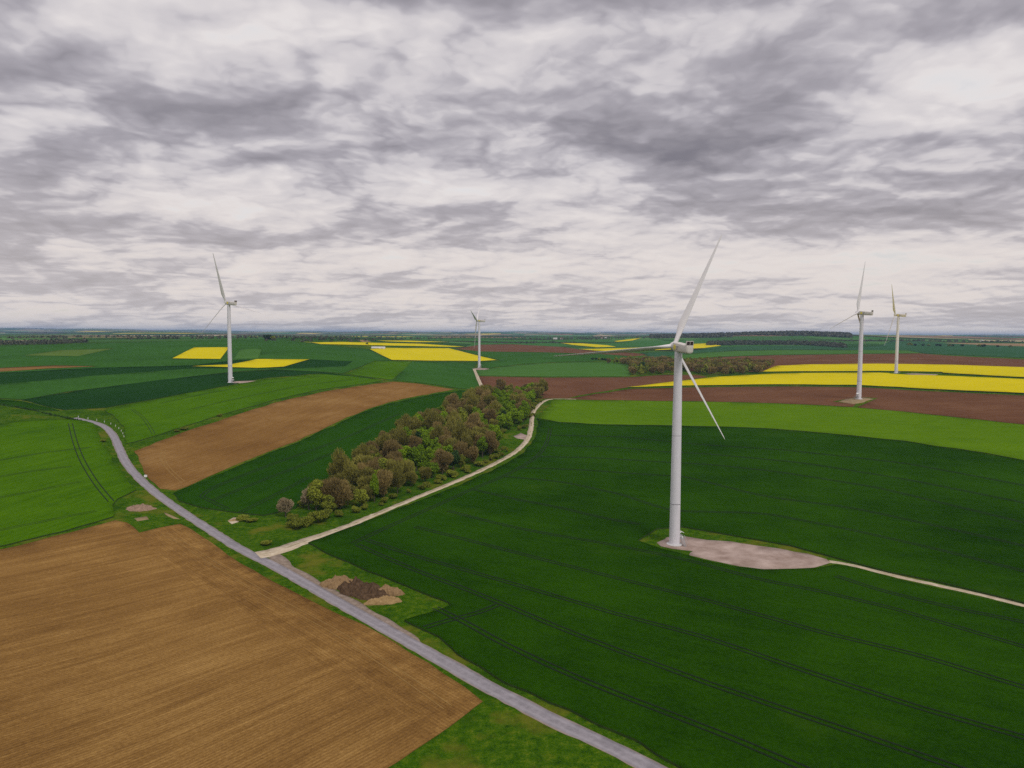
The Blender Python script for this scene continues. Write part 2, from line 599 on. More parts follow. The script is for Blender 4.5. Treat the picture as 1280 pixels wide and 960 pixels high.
FUR = bearing((60, 860), (330, 775))
ROWR = bearing((760, 811), (1280, 925))
ROWL = bearing((10, 640), (140, 600))
M_GROUND = ground_mat()
M_ROAD = road_mat()
M_TRACK = track_mat()
M_SOIL_NEAR = soil_mat('ploughed_ochre_soil', (0.145, 0.073, 0.022), (0.27, 0.145, 0.042), (0.45, 0.265, 0.085), FUR, 0.95, 0.55, 0.10, 26.0, (up1(420, 766), bearing((300, 704), (581, 860)), 21.0))
M_SOIL_MID = soil_mat('ploughed_brown_soil', (0.150, 0.074, 0.022), (0.235, 0.124, 0.036), (0.36, 0.215, 0.08), bearing((260, 570), (400, 520)), 3.0, 0.4, 0.05)
M_SOIL_FAR = soil_mat('ploughed_red_brown_soil', (0.100, 0.046, 0.024), (0.150, 0.070, 0.036), (0.22, 0.115, 0.06), bearing((700, 480), (860, 478)), None, 0.4)
M_TAN = soil_mat('pale_dry_soil', (0.20, 0.13, 0.07), (0.30, 0.20, 0.11), (0.40, 0.29, 0.17), 0.0, None, 0.4)
M_DARKG = crop_mat('dark_green_wheat', (0.0085, 0.036, 0.0005), (0.0270, 0.086, 0.0012), ROWR, 0.3, 0.75, (0.032, 0.080, 0.003))
M_MIDDARK = crop_mat('blue_green_wheat', (0.009, 0.042, 0.001), (0.028, 0.090, 0.003), bearing((260, 635), (420, 565)), 0.35, 0.4)
M_BRIGHT = crop_mat('bright_green_barley', (0.034, 0.098, 0.001), (0.085, 0.190, 0.002), ROWL, 0.5, 0.35, (0.03, 0.085, 0.006))
M_STRIP = crop_mat('light_green_barley', (0.060, 0.140, 0.002), (0.125, 0.235, 0.004), bearing((700, 512), (1000, 518)), 0.4, 0.3)
M_HILL = crop_mat('hill_green_wheat', (0.026, 0.082, 0.010), (0.050, 0.145, 0.020), bearing((430, 440), (470, 455)), 0.4, 0.5)
M_HILL2 = crop_mat('hill_dark_wheat', (0.008, 0.036, 0.006), (0.019, 0.068, 0.010), bearing((100, 500), (250, 480)), 0.3, 0.4)
M_FARG = crop_mat('far_wheat_haze_tinted', (0.028, 0.088, 0.034), (0.048, 0.125, 0.052), 0.1, 0.4, 0.5)  # distance haze is put into this lighter, bluer crop colour
M_LIGHTG = crop_mat('fresh_green_grass_crop', (0.045, 0.125, 0.020), (0.085, 0.195, 0.035), bearing((640, 470), (760, 470)), 0.5, 0.3)
M_OLIVE = crop_mat('yellow_green_crop', (0.07, 0.13, 0.02), (0.13, 0.20, 0.035), 0.3, 0.4, 0.3)
M_RAPE = crop_mat('flowering_rapeseed', (0.50, 0.43, 0.008), (0.76, 0.62, 0.006), bearing((850, 480), (1100, 476)), 0.35, 0.25)
M_SIDE = plain_noise_mat('crop_edge_stems', (0.02, 0.045, 0.006), (0.045, 0.08, 0.012), 1.0)
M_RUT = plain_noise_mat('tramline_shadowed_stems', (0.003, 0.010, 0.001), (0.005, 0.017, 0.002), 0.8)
M_GRAVEL = plain_noise_mat('grey_pink_gravel', (0.24, 0.165, 0.13), (0.50, 0.39, 0.34), 0.13, 0.95, 0.1, 0.06, 8)
M_SHOULD = plain_noise_mat('dusty_shoulder_gravel', (0.20, 0.15, 0.11), (0.34, 0.27, 0.22), 0.6, 0.95, 0.1, 0.05, 7)
M_EARTH = plain_noise_mat('bare_tan_earth', (0.24, 0.17, 0.09), (0.36, 0.27, 0.15), 0.3, 0.95, 0.1, 0.06, 7)

# ------------------------------------------------------------------ tagging


def tag(o, label=None, cat=None, group=None, kind=None):
    if label:
        o['label'] = label
    if cat:
        o['category'] = cat
    if group:
        o['group'] = group
    if kind:
        o['kind'] = kind
    return o


def link_mesh(name, verts, faces, mats, parent=None, fmat=None, smooth=False):
    me = bpy.data.meshes.new(name)
    me.from_pydata([tuple(v) for v in verts], [], [tuple(f) for f in faces])
    for mm in (mats if isinstance(mats, (list, tuple)) else [mats]):
        me.materials.append(mm)
    if fmat is not None:
        me.polygons.foreach_set('material_index', np.asarray(fmat, dtype=np.int32))
    if smooth:
        me.polygons.foreach_set('use_smooth', np.ones(len(me.polygons), dtype=bool))
    me.update()
    o = bpy.data.objects.new(name, me)
    col.objects.link(o)
    if parent is not None:
        o.parent = parent
    return o


def link_bm(name, bm, mat, parent=None, smooth=False):
    me = bpy.data.meshes.new(name)
    bm.to_mesh(me)
    bm.free()
    for mm in (mat if isinstance(mat, (list, tuple)) else [mat]):
        me.materials.append(mm)
    if smooth:
        me.polygons.foreach_set('use_smooth', np.ones(len(me.polygons), dtype=bool))
    o = bpy.data.objects.new(name, me)
    col.objects.link(o)
    if parent is not None:
        o.parent = parent
    return o


# ------------------------------------------------------------------ the fields, traced on the ground
# (name, material, crop height, outline in picture pixels followed down to the terrain, label)
F = []


def field(name, mat, hgt, poly, label, cat='field'):
    F.append(dict(name=name, mat=mat, h=hgt, px=poly, label=label, cat=cat))


field('wheat_field', M_HILL, .5, [(-120, 438), (0, 432.5), (100, 430), (190, 427.3), (300, 424.5), (340, 423.5), (385, 428.5), (400, 430.5), (462, 437), (475, 444), (490, 451), (469, 451), (431, 467), (400, 465), (340, 462), (281, 466), (94, 489), (28, 500), (0, 498), (-120, 506)],
      'broad green wheat field covering the hillside behind the left turbine')
field('wheat_field', M_HILL2, .5, [(-120, 470), (0, 466.5), (125, 460), (243, 457), (300, 450), (387, 449.5), (440, 452), (431, 458), (360, 461), (243, 460.5), (120, 470), (0, 481), (-120, 490)],
      'darker band of wheat between the two small rapeseed fields and the left turbine')
field('wheat_field', M_HILL2, .5, [(28, 500.5), (94, 489.5), (200, 475.5), (281, 466.5), (340, 462.6), (400, 465.5), (470, 473.5), (440, 474), (400, 467), (330, 473), (250, 488.5), (190, 499.5), (131, 510), (78, 513)],
      'dark green wheat strip in which the left turbine stands')
field('wheat_field', M_MIDDARK, .5, [(-120, 508), (0, 500), (28, 502), (75, 514), (40, 512.5), (0, 506), (-120, 512)], 'narrow green strip at the left edge above the hidden road')
field('barley_field', M_OLIVE, .4, [(30, 444.5), (75, 438), (143, 435.7), (120, 441), (95, 445.7)], 'yellow green lozenge field near the left horizon')
field('ploughed_field', M_SOIL_MID, .12, [(-120, 468), (0, 460), (70, 457), (125, 458), (60, 461), (0, 465), (-120, 474)], 'thin reddish ploughed strip on the left hillside')
field('barley_field', M_LIGHTG, .4, [(300, 436.5), (328, 436), (322, 448.5), (292, 448.8)], 'small paler striped patch right of the left turbine')
field('rapeseed_field', M_RAPE, 1.2, [(214, 449), (244, 435), (286, 434.8), (275, 449.6)], 'yellow rapeseed field just left of the left turbine')
field('rapeseed_field', M_RAPE, 1.2, [(243, 458.6), (290, 456.3), (320, 449.8), (387, 450), (372, 455), (357, 459.5), (320, 460.8), (275, 459.8)], 'yellow rapeseed wedge pointing left behind the left turbine')
field('wheat_field', M_HILL, .5, [(516, 452.5), (598, 453), (592, 461.5), (598, 474), (604, 488), (572, 485.5), (519, 478), (492, 475.5), (503, 465)], 'green wheat field left of the centre turbine track')
field('barley_field', M_BRIGHT, .45, [(469, 451.2), (515, 452.5), (502, 465), (490.5, 475.3), (460, 471.5), (432, 467.5)], 'light green parcel above the tip of the curved ploughed field')
field('barley_field', M_BRIGHT, .45, [(131, 513), (156, 507.5), (250, 489), (330, 475), (400, 467.8), (440, 470.5), (483, 476), (440, 482), (400, 487.5), (344, 500), (281, 518), (235, 532), (200, 544), (170, 553), (158, 555), (158, 545), (152, 530), (141, 519)],
      'long bright green field running uphill above the curved ploughed field')
field('ploughed_field', M_SOIL_MID, .12, [(169, 564), (200, 551), (281, 523), (344, 503.5), (400, 490.5), (440, 483.7), (492, 477), (520, 479.5), (570, 487), (537, 492), (487, 502), (456, 512.5), (425, 526), (378, 548), (300, 579), (235, 608), (219, 613), (200, 611), (181, 592)],
      'curved brown ploughed field between two green fields left of the grove')
field('wheat_field', M_MIDDARK, .55, [(216, 617.5), (238, 609), (301, 581.5), (379, 550.5), (426, 528.5), (457, 515), (488, 504.5), (538, 494), (574, 488.5), (603, 490), (612, 494), (560, 520), (500, 545), (440, 576), (400, 606), (370, 636), (330, 645), (281, 640), (250, 635), (225, 627)],
      'deep green wheat field between the curved ploughed field and the grove')
field('rapeseed_field', M_RAPE, 1.2, [(387, 428.7), (425, 428), (525, 430), (582, 433.8), (570, 434.2), (460, 432), (400, 430.8)], 'thin distant yellow strip on the centre hill crest')
field('rapeseed_field', M_RAPE, 1.2, [(470, 426.1), (510, 426.1), (562, 428), (520, 428.2), (485, 427.3)], 'farthest thin yellow strip behind the centre hill crest')
field('ploughed_field', M_TAN, .12, [(447, 425), (456, 424.6), (464, 427), (452, 427.4)], 'tiny pale bare patch behind the centre hill crest')
field('rapeseed_field', M_RAPE, 1.2, [(462.5, 437), (480, 435.5), (560, 435.7), (585, 442), (621, 450.8), (600, 451.7), (540, 451.7), (490, 450.7), (475, 443.7)], 'large yellow rapeseed field in the centre left of the centre turbine')
field('wheat_field', M_HILL, .5, [(572, 437.5), (640, 440), (720, 441), (760, 443.5), (790, 446), (765, 449.5), (740, 452), (716, 452), (654, 455), (604, 461), (598, 452.5), (622, 451.5), (626, 450.5), (588, 442)],
      'dark green band of wheat right of the centre turbine')
field('barley_field', M_LIGHTG, .45, [(604, 462), (654, 455.7), (716, 452.7), (760, 453), (788, 457), (787, 470), (779, 470.6), (685, 471), (597.5, 469.5), (594.5, 463.5)], 'light green rounded field between the centre turbine and the middle wood')
field('ploughed_field', M_SOIL_FAR, .12, [(568, 436), (600, 430.8), (640, 430.3), (700, 433.5), (720, 436), (745, 439), (790, 441), (815, 443.5), (790, 445.5), (760, 443), (680, 440.5), (600, 439.5)], 'distant reddish ploughed strip behind the centre turbine')
field('rapeseed_field', M_RAPE, 1.2, [(700, 429), (726, 429.5), (760, 432), (771, 434), (745, 434.5), (715, 431.5)], 'small distant yellow parcel behind the tip of the near turbine blade')
field('rapeseed_field', M_RAPE, 1.2, [(722, 436.8), (760, 436), (820, 434.3), (862, 430.5), (884, 429.5), (902, 432.5), (880, 435.5), (820, 438), (775, 440), (745, 438.8)], 'long distant yellow parcel behind the near turbine nacelle')
field('rapeseed_field', M_RAPE, 1.2, [(768, 426.8), (790, 423.8), (802, 422.6), (790, 426), (772, 427.6)], 'tiny slanting yellow parcel near the horizon')
field('wheat_field', M_FARG, .5, [(800, 441), (845, 440), (880, 436.5), (902, 434), (940, 432.7), (1000, 432.2), (1056, 434.5), (1100, 433), (1114, 426.6), (1150, 426.6), (1180, 429), (1280, 433.6), (1420, 438), (1420, 452), (1280, 447.5), (1220, 445), (1155, 442), (1135, 438), (1000, 437), (920, 438), (860, 442), (815, 447)],
      'wide blue green field across the right distance')
field('ploughed_field', M_TAN, .12, [(1180, 429), (1186, 428.6), (1280, 429.5), (1420, 431), (1420, 437), (1280, 433), (1220, 431)], 'pale pinkish bare field under the right horizon')
field('barley_field', M_LIGHTG, .45, [(800, 449), (860, 442.5), (920, 438.5), (1000, 437.5), (1135, 438.5), (1154, 441.6), (1068, 442), (964, 443.6), (900, 445.7), (855, 449), (820, 451)], 'light green strip behind the middle wood')
field('ploughed_field', M_SOIL_FAR, .12, [(830, 451), (855, 449.5), (900, 446.2), (964, 444.2), (1068, 442.6), (1149, 441.8), (1192, 445), (1280, 449.3), (1420, 455), (1420, 464.5), (1280, 459.5), (1192, 456.4), (1099, 455), (1005, 456), (970, 458), (955, 465), (860, 464)],
      'reddish brown ploughed band behind the right rapeseed fields')
field('rapeseed_field', M_RAPE, 1.3, [(953, 465.7), (971, 458.3), (1005, 456.4), (1099, 455.4), (1192, 456.8), (1280, 459.9), (1420, 465.2), (1420, 478), (1280, 472.6), (1180, 467.2), (1176, 466), (1112, 464.8), (1099, 464.6), (1005, 465)],
      'farther yellow rapeseed strip around the rightmost turbine')
field('ploughed_field', M_SOIL_FAR, .12, [(597.5, 470.5), (685, 472), (779, 471.6), (790, 471.3), (830, 468.5), (872, 469), (884, 471), (842, 477), (783, 484.5), (745, 490.5), (708, 497.5), (680, 498.5), (640, 500), (608, 490), (599, 474)],
      'brown ploughed field between the far end of the grove and the middle wood')
field('rapeseed_field', M_RAPE, 1.3, [(785, 485), (841, 478), (900, 471.8), (960, 468.5), (1005, 467.3), (1099, 466.8), (1161, 470), (1280, 475), (1420, 481), (1420, 499), (1280, 492.7), (1161, 487.3), (1074, 482.5), (974, 481.5), (880, 482.6)],
      'nearer long yellow rapeseed strip behind the right turbine')
field('ploughed_field', M_SOIL_FAR, .12, [(716, 497.5), (752, 491.5), (787, 486), (880, 484), (974, 483), (1074, 484), (1161, 489), (1280, 494.3), (1420, 501), (1420, 548), (1280, 530.5), (1130, 514.5), (1064, 508.5), (974, 504), (880, 501.7), (750, 500), (700, 498.6)],
      'long brown ploughed field in which the right turbine stands')
field('barley_field', M_STRIP, .5, [(692, 499.3), (750, 500.8), (880, 502.7), (974, 505), (1064, 509.6), (1130, 515.7), (1280, 531.7), (1420, 549.5), (1420, 604), (1280, 576), (1224, 566), (1130, 552), (1036, 542), (958, 536), (904, 533.7), (851, 532.5), (763, 531.3), (701, 528.3), (672, 523)],
      'light green strip between the brown field and the big dark green field')
field('wheat_field', M_DARKG, .6, [(671, 524), (701, 529), (763, 532.2), (851, 533.4), (904, 534.6), (958, 537), (1036, 543), (1130, 553), (1224, 567), (1280, 577), (1420, 605), (1600, 640), (1600, 1100), (940, 1100), (900, 1000), (850, 962), (790, 926), (700, 885), (637, 857), (600, 835), (572, 819), (550, 797), (531, 788), (505, 777), (519, 772), (544, 766), (562, 758.5), (559, 754), (519, 739), (469, 718), (425, 700), (384, 679), (400, 674), (456, 653.5), (519, 629), (566, 611), (614, 590), (646, 573), (664, 556), (670, 543)],
      'huge dark green wheat field with tramlines around the near turbine')
field('barley_field', M_BRIGHT, .5, [(-120, 545), (0, 533), (31, 526.5), (84, 524.5), (112, 527.5), (121, 535), (127, 555), (146, 586), (170, 613), (147, 624), (141, 632), (140, 647), (75, 666), (0, 684), (-120, 712)],
      'bright green field at the left edge inside the road bend')
field('ploughed_field', M_SOIL_NEAR, .1, [(-120, 720), (0, 687.5), (75, 669), (142, 651), (157, 654), (172, 666), (180, 664.5), (199, 660), (225, 655), (244, 664), (300, 704), (350, 732), (400, 756), (456, 782), (534, 829), (581, 860), (603, 878), (565, 907), (487, 958), (380, 1030), (260, 1120), (-250, 1120)],
      'large ochre ploughed field with fine furrows at the lower left')
# bare and gravelled ground
field('gravel_pad', M_GRAVEL, .08, [(821, 678.5), (833, 671.5), (858, 670.5), (885, 675), (915, 677), (960, 684), (1010, 693), (1035, 699), (1040, 703), (1018, 709.5), (985, 711), (955, 711.8), (923, 708), (885, 700), (862, 693.5), (866, 688.5), (838, 685.5), (825, 683)],
      'grey pink gravel crane pad at the foot of the near turbine', 'gravel pad')
field('gravel_pad', M_EARTH, .08, [(1043, 501.8), (1058, 499), (1076, 497), (1090, 499), (1080, 503), (1066, 505)], 'tan earth pad at the foot of the right turbine', 'gravel pad')
field('gravel_pad', M_GRAVEL, .08, [(283, 478.5), (298, 476.3), (320, 475.8), (308, 478.2), (292, 479.6)], 'pale pad at the foot of the left turbine', 'gravel pad')
field('gravel_pad', M_GRAVEL, .08, [(590, 460), (604, 459.8), (613, 461.3), (606, 462.6), (594, 462.2)], 'small pale pad at the foot of the centre turbine', 'gravel pad')
field('gravel_pad', M_GRAVEL, .08, [(1128, 467), (1150, 467), (1176, 468), (1170, 469.2), (1140, 468.6)], 'pale strip pad right of the rightmost turbine', 'gravel pad')
field('gravel_shoulder', M_SHOULD, .03, [(333, 694), (348, 690), (358, 699), (366, 706), (408, 731.5), (455, 755), (486, 772), (500, 782), (520, 799), (530, 812), (500, 800), (440, 764), (400, 738)], 'dusty gravel shoulder along the road by the soil heaps', 'shoulder')
field('bare_patch', M_EARTH, .05, [(169, 647), (184, 645), (186, 649), (172, 651)], 'small bare earth patch below the stone heap', 'bare patch')
field('bare_patch', M_EARTH, .05, [(204, 640), (212, 644), (222, 649), (214, 648.5)], 'narrow bare streak on the verge left of the road', 'bare patch')
field('bare_patch', M_TRACK, .05, [(284, 651), (292, 646.5), (304, 646), (298, 652), (288, 655)], 'small pale chalk patch on the verge right of the road', 'bare patch')
field('bare_patch', M_GRAVEL, .05, [(640, 545), (650, 541), (660, 545), (658, 550), (645, 548)], 'pinkish patch of brushwood at the end of the clearing', 'bare patch')

# grassy margins cut back out of the big field (they keep the meadow ground)
M_KEEP = 'keep'
CUT = [('pad margin', [(797, 677), (821, 662), (853, 659.5), (923, 671.5), (988, 683), (1045, 698.5), (1110, 716), (1166, 727), (1280, 755), (1420, 790), (1600, 835), (1800, 887), (1800, 897), (1600, 845), (1420, 799), (1280, 761), (1166, 736), (1110, 722.5), (1070, 711), (1045, 707.5), (1022, 711.5), (985, 713), (955, 713.5), (920, 710), (880, 702), (850, 693), (826, 687)]),
       ('far pad', [(1040, 502), (1071, 496.5), (1098, 497.5), (1082, 504.5), (1070, 509.8), (1064, 509.8), (1070, 505.5)]),
       ('rape pad', [(1110, 465), (1178, 466.4), (1185, 469.8), (1140, 469.8), (1112, 468)])]

road_px = [(860, 985), (815, 960.5), (760, 932), (700, 905), (612.5, 860), (519, 807), (425, 754), (341, 706), (300, 686.5), (225, 638), (187.5, 611), (168, 592), (156, 577), (149, 560), (143, 546), (135, 536), (126, 530.5), (112, 526.5), (100, 524), (92, 522.4)]
track_px = [(322, 694), (340, 691), (362, 683.5), (394, 672), (431, 659.5), (456, 648.5), (519, 622.5), (566, 603.5), (612, 583), (644, 566), (660, 550), (664, 536), (665, 517), (671, 508.5), (679, 501.5), (688, 498.4), (720, 499)]
track2_px = [(1036, 702), (1060, 705), (1110, 718), (1166, 730.5), (1230, 744.5), (1280, 757.5), (1420, 792), (1600, 838), (1800, 890)]
track3_px = [(592.5, 461), (595.5, 468), (598, 475), (602, 483), (606, 491)]
track4_px = [(1067, 510), (1074, 504.5), (1090, 499.5)]


def build_ground():
    # polygons in (azimuth, log distance)
    def tolp(w):
        w = np.asarray(w)
        return np.c_[np.arctan2(w[:, 0], w[:, 1]), np.log(np.hypot(w[:, 0], w[:, 1]))]
    regs = []
    for f in F:
        pts = densify(f['px'], 10)
        wp = unproj(pts)
        # uneven hand-driven edges: shorter steps near the drone, each a little off the line
        q = []
        for i in range(len(wp)):
            a_, b_ = wp[i], wp[(i + 1) % len(wp)]
            rr_ = math.hypot(*a_)
            st = max(2.6, rr_ * 0.010)
            n_ = max(1, int(np.hypot(*(b_ - a_)) / st)) if rr_ < 900 else 1
            for j in range(n_):
                q.append(a_ + (b_ - a_) * j / n_)
        wp = np.array(q)
        amp = np.clip(0.0011 * np.hypot(wp[:, 0], wp[:, 1]), 0.22, 1.2)
        if f['cat'] != 'field':
            amp = amp * 1.6
        nz_ = rng.normal(size=wp.shape)
        nz_ = (nz_ + 0.6 * np.roll(nz_, 1, 0) + 0.6 * np.roll(nz_, -1, 0)) / 1.5
        wp = wp + nz_ * amp[:, None]
        regs.append(dict(f=f, w=wp))
    cuts = []
    for nm, p in CUT:
        cuts.append(dict(f=None, w=unproj(densify(p, 10))))
    soft = [r for r in regs if r['f']['cat'] == 'field']
    hard = [r for r in regs if r['f']['cat'] != 'field']
    regs = soft + cuts + hard
    roads = []
    rc = resample(chaikin(unproj(densify(road_px, 30, False)), 2), 3)
    roads.append(dict(name='road', c=rc, w=5.0, mat=M_ROAD, h=.05, wob=0.12, label='narrow grey country road curving through the fields'))
    t1 = resample(chaikin(unproj(densify(track_px, 30, False)), 2), 3)
    roads.append(dict(name='dirt_track', c=t1, w=[9.5, 5.0] + [3.9] * 14, mat=M_TRACK, h=.06, wob=0.18, label='pale chalk track along the grove from the road to the far fields'))
    roads.append(dict(name='dirt_track', c=chaikin(unproj(track2_px), 2), w=2.9, mat=M_TRACK, h=.06, wob=0.15, label='pale track leaving the near turbine pad to the right'))
    roads.append(dict(name='dirt_track', c=chaikin(unproj(track3_px), 2), w=5.0, mat=M_TRACK, h=.06, wob=0.2, label='pale track running down from the centre turbine'))
    for r in roads:
        r['poly'] = strip_poly(r['c'], r['w'], r['wob'])
    # points
    P2, E2 = [], []
    polys = []
    for r in regs + [dict(f=None, w=r['poly'], road=r) for r in roads]:
        lp = tolp(r['w'])
        s = len(P2)
        n = len(lp)
        P2.extend([tuple(q) for q in lp])
        E2.extend([(s + i, s + (i + 1) % n) for i in range(n)])
        polys.append((r, lp))
    fr = R(47)
    lrs = list(np.arange(math.log(62), math.log(33000), 0.034))
    angs = list(np.arange(-fr, fr + 1e-6, R(1.0)))
    for j, l in enumerate(lrs):
        for i, a in enumerate(angs):
            P2.append((a + (0.5 * R(1.0) if j % 2 else 0), l))
    for l in np.arange(math.log(4), math.log(33000), 0.22):
        for a in np.arange(-180, 181, 7.5):
            if abs(a) > 52 or l < math.log(60):
                P2.append((R(a), l))
    vo, eo, fo, _, _, _ = delaunay_2d_cdt([Vector(p) for p in P2], E2, [], 0, 1e-7, False)
    vo = np.array([(v[0], v[1]) for v in vo])
    fo = np.array([f for f in fo if len(f) == 3])
    rr = np.exp(vo[:, 1])
    z = hpol(vo[:, 0], vo[:, 1])
    V = np.c_[rr * np.sin(vo[:, 0]), rr * np.cos(vo[:, 0]), z]
    cen = vo[fo].mean(1)
    owner = np.full(len(fo), -1)

    def inside(poly, pts):
        x, y = pts[:, 0], pts[:, 1]
        c = np.zeros(len(pts), bool)
        n = len(poly)
        bb = (x > poly[:, 0].min()) & (x < poly[:, 0].max()) & (y > poly[:, 1].min()) & (y < poly[:, 1].max())
        xi, yi = x[bb], y[bb]
        ci = np.zeros(len(xi), bool)
        for i in range(n):
            x1, y1 = poly[i]
            x2, y2 = poly[(i + 1) % n]
            if y1 == y2:
                continue
            hit = ((y1 > yi) != (y2 > yi)) & (xi < (x2 - x1) * (yi - y1) / (y2 - y1) + x1)
            ci ^= hit
        c[bb] = ci
        return c
    for k, (r, lp) in enumerate(polys):
        owner[inside(lp, cen)] = k
    # orientation
    a, b, c = V[fo[:, 0]], V[fo[:, 1]], V[fo[:, 2]]
    nz = (b[:, 0] - a[:, 0]) * (c[:, 1] - a[:, 1]) - (b[:, 1] - a[:, 1]) * (c[:, 0] - a[:, 0])
    fo[nz < 0] = fo[nz < 0][:, ::-1]
    # close the hole right under the drone
    VG = V.copy()
    ring = [i for i in range(len(vo)) if abs(vo[i, 1] - math.log(4)) < 1e-3]
    ring.sort(key=lambda i: vo[i, 0])
    VG = np.vstack([VG, [[0, 0, float(V[ring, 2].mean())]]])
    fan = [(len(VG) - 1, ring[i + 1], ring[i]) for i in range(len(ring) - 1)]
    g = link_mesh('ground', VG, list(map(tuple, fo)) + fan, M_GROUND, smooth=True)
    tag(g, 'grassy land reaching to the horizon with a patchwork of far parcels', 'ground', kind='structure')
    for k, (r, lp) in enumerate(polys):
        tri = fo[owner == k]
        if len(tri) == 0 or (r['f'] is None and 'road' not in r):
            continue
        info = r['f'] or r['road']
        hgt = info['h']
        used, inv = np.unique(tri, return_inverse=True)
        tri = inv.reshape(-1, 3)
        top = V[used].copy()
        top[:, 2] += hgt
        edges = {}
        for t3 in tri:
            for i in range(3):
                e = (int(t3[i]), int(t3[(i + 1) % 3]))
                edges[e] = 1
        bound = [e for e in edges if (e[1], e[0]) not in edges]
        nv = len(top)
        low = V[used].copy()
        low[:, 2] -= 0.3
        faces = [tuple(int(q) for q in t3) for t3 in tri]
        fm = [0] * len(faces)
        vv = list(map(tuple, top)) + list(map(tuple, low))
        for (p, q) in bound:
            faces.append((q, p, p + nv, q + nv))
            fm.append(1)
        mat = info['mat']
        side = M_SIDE if hgt > .3 else mat
        o = link_mesh(info['name'], vv, faces, [mat, side], fmat=fm)
        sm = np.array([x == 0 for x in fm])
        o.data.polygons.foreach_set('use_smooth', sm)
        tag(o, info['label'], info.get('cat', 'road' if info['name'] == 'road' else 'track'), kind='structure')
        if info['name'] in ('road', 'dirt_track'):
            # across coordinate for wheel marks
            cc = resample(info['c'], 2.0)
            pts = np.array(vv)[:, :2]
            d = np.empty(len(pts))
            nn = normals2(cc)
            w = info['w'] if np.isscalar(info['w']) else 3.9
            for i, p in enumerate(pts):
                q = ((cc - p) ** 2).sum(1).argmin()
                d[i] = ((p - cc[q]) @ nn[q]) / w + 0.5
            uvl = o.data.uv_layers.new(name='UVMap')
            li = np.empty(len(o.data.loops), dtype=np.int32)
            o.data.loops.foreach_get('vertex_index', li)
            uv = np.zeros((len(li), 2))
            uv[:, 0] = d[li]
            uvl.data.foreach_set('uv', uv.ravel())
    return rc, t1


ROAD_C, TRACK_C = build_ground()


def ribbon(center, width, lift):
    p = resample(center, 2.5)
    r = np.hypot(p[:, 0], p[:, 1])
    nn = normals2(p)
    L = p + nn * width / 2
    Rr = p - nn * width / 2
    zl = hxy(L[:, 0], L[:, 1]) + lift
    zr = hxy(Rr[:, 0], Rr[:, 1]) + lift
    v = np.vstack([np.c_[L, zl], np.c_[Rr, zr]])
    n = len(p)
    f = [(i, i + 1, n + i + 1, n + i) for i in range(n - 1)]
    return v, f


def tramlines(name, lines, mat, lift, gauge, width, label, kind='structure'):
    V, Fc = [], []
    for ln in lines:
        c = resample(chaikin(unproj(densify(ln, 40, False)), 3), 2.5)
        nn = normals2(c)
        for s in (-1, 1):
            v, f = ribbon(c + nn * s * gauge / 2, width, lift)
            b = sum(len(q) for q in V)
            V.append(v)
            Fc += [tuple(reversed([i + b for i in q])) for q in f]
    V = np.vstack(V)
    # face up
    f0 = Fc[0]
    a, b_, c_ = V[f0[0]], V[f0[1]], V[f0[2]]
    if np.cross(b_ - a, c_ - a)[2] < 0:
        Fc = [tuple(reversed(q)) for q in Fc]
    o = link_mesh(name, V, Fc, mat)
    return tag(o, label, 'wheel tracks', kind=kind)


big_lines = [
    [(447, 683), (519, 715), (581, 738), (628, 757), (700, 788), (760, 811), (882, 856), (1020, 903), (1126, 939), (1200, 965), (1300, 1000)],
    [(459, 677), (519, 697), (597, 719), (700, 749), (760, 767), (882, 799), (1020, 846), (1150, 888), (1280, 925), (1380, 955)],
    [(519, 660), (597, 680), (700, 707), (760, 722), (882, 752), (1020, 791), (1150, 822), (1280, 862), (1380, 893)],
    [(544, 762), (581, 780), (628, 807), (700, 841), (760, 866), (841, 897), (923, 929), (996, 960), (1080, 1000)],
    [(560, 640), (637, 660), (700, 672), (768, 683), (857, 701), (955, 728), (1020, 740), (1118, 763), (1280, 811), (1380, 843)],
    [(591, 613), (637, 624), (700, 636), (757, 650), (800, 657)],
    [(1045, 722), (1100, 740), (1190, 762), (1280, 780), (1380, 806)],
    [(630, 597), (700, 603), (780, 620), (835, 640), (955, 643), (1069, 665), (1166, 687), (1280, 716), (1380, 745)],
    [(650, 586), (720, 588), (835, 596), (857, 597), (955, 622), (1069, 637), (1166, 658), (1280, 684), (1380, 710)],
    [(670, 572), (740, 573), (835, 579), (880, 581), (973, 591), (1098, 611), (1280, 655), (1380, 680)],
    [(683, 558), (760, 559), (835, 566), (880, 568), (1005, 580), (1130, 600), (1280, 630), (1380, 655)],
    [(688, 545), (780, 547), (880, 557), (974, 563), (1130, 580), (1280, 608), (1380, 630)],
    [(441, 681), (487, 659), (560, 627), (591, 612), (632, 596), (669, 575), (684, 556), (688, 536)],
    [(531, 787), (556, 779), (600, 768), (625, 757)],
]
tramlines('wheel_tracks', big_lines, M_RUT, .68, 1.9, .55, 'paired dark tramlines curving across the big dark green field')
tramlines('wheel_tracks', [[(252, 622), (262, 612), (330, 585), (420, 553), (500, 518)], [(252, 622), (285, 638)], [(265, 627), (340, 597), (420, 566)], [(300, 642), (345, 620), (385, 598)]],
          M_RUT, .63, 1.9, .42, 'paired tramlines in the deep green wheat beside the grove')
tramlines('wheel_tracks', [[(88, 530), (92, 548), (100, 572), (113, 595), (125, 612), (139, 628)]], M_RUT, .56, 2.4, .5, 'pair of dark wheel marks down the bright green field at the left')
tramlines('wheel_tracks', [[(-20, 627), (60, 612), (100, 603)], [(-20, 580), (60, 566), (115, 560)], [(-20, 668), (60, 652), (120, 640)], [(-20, 601), (40, 590), (90, 584)]],
          M_RUT, .56, 1.9, .3, 'faint tramlines across the bright green field at the left')
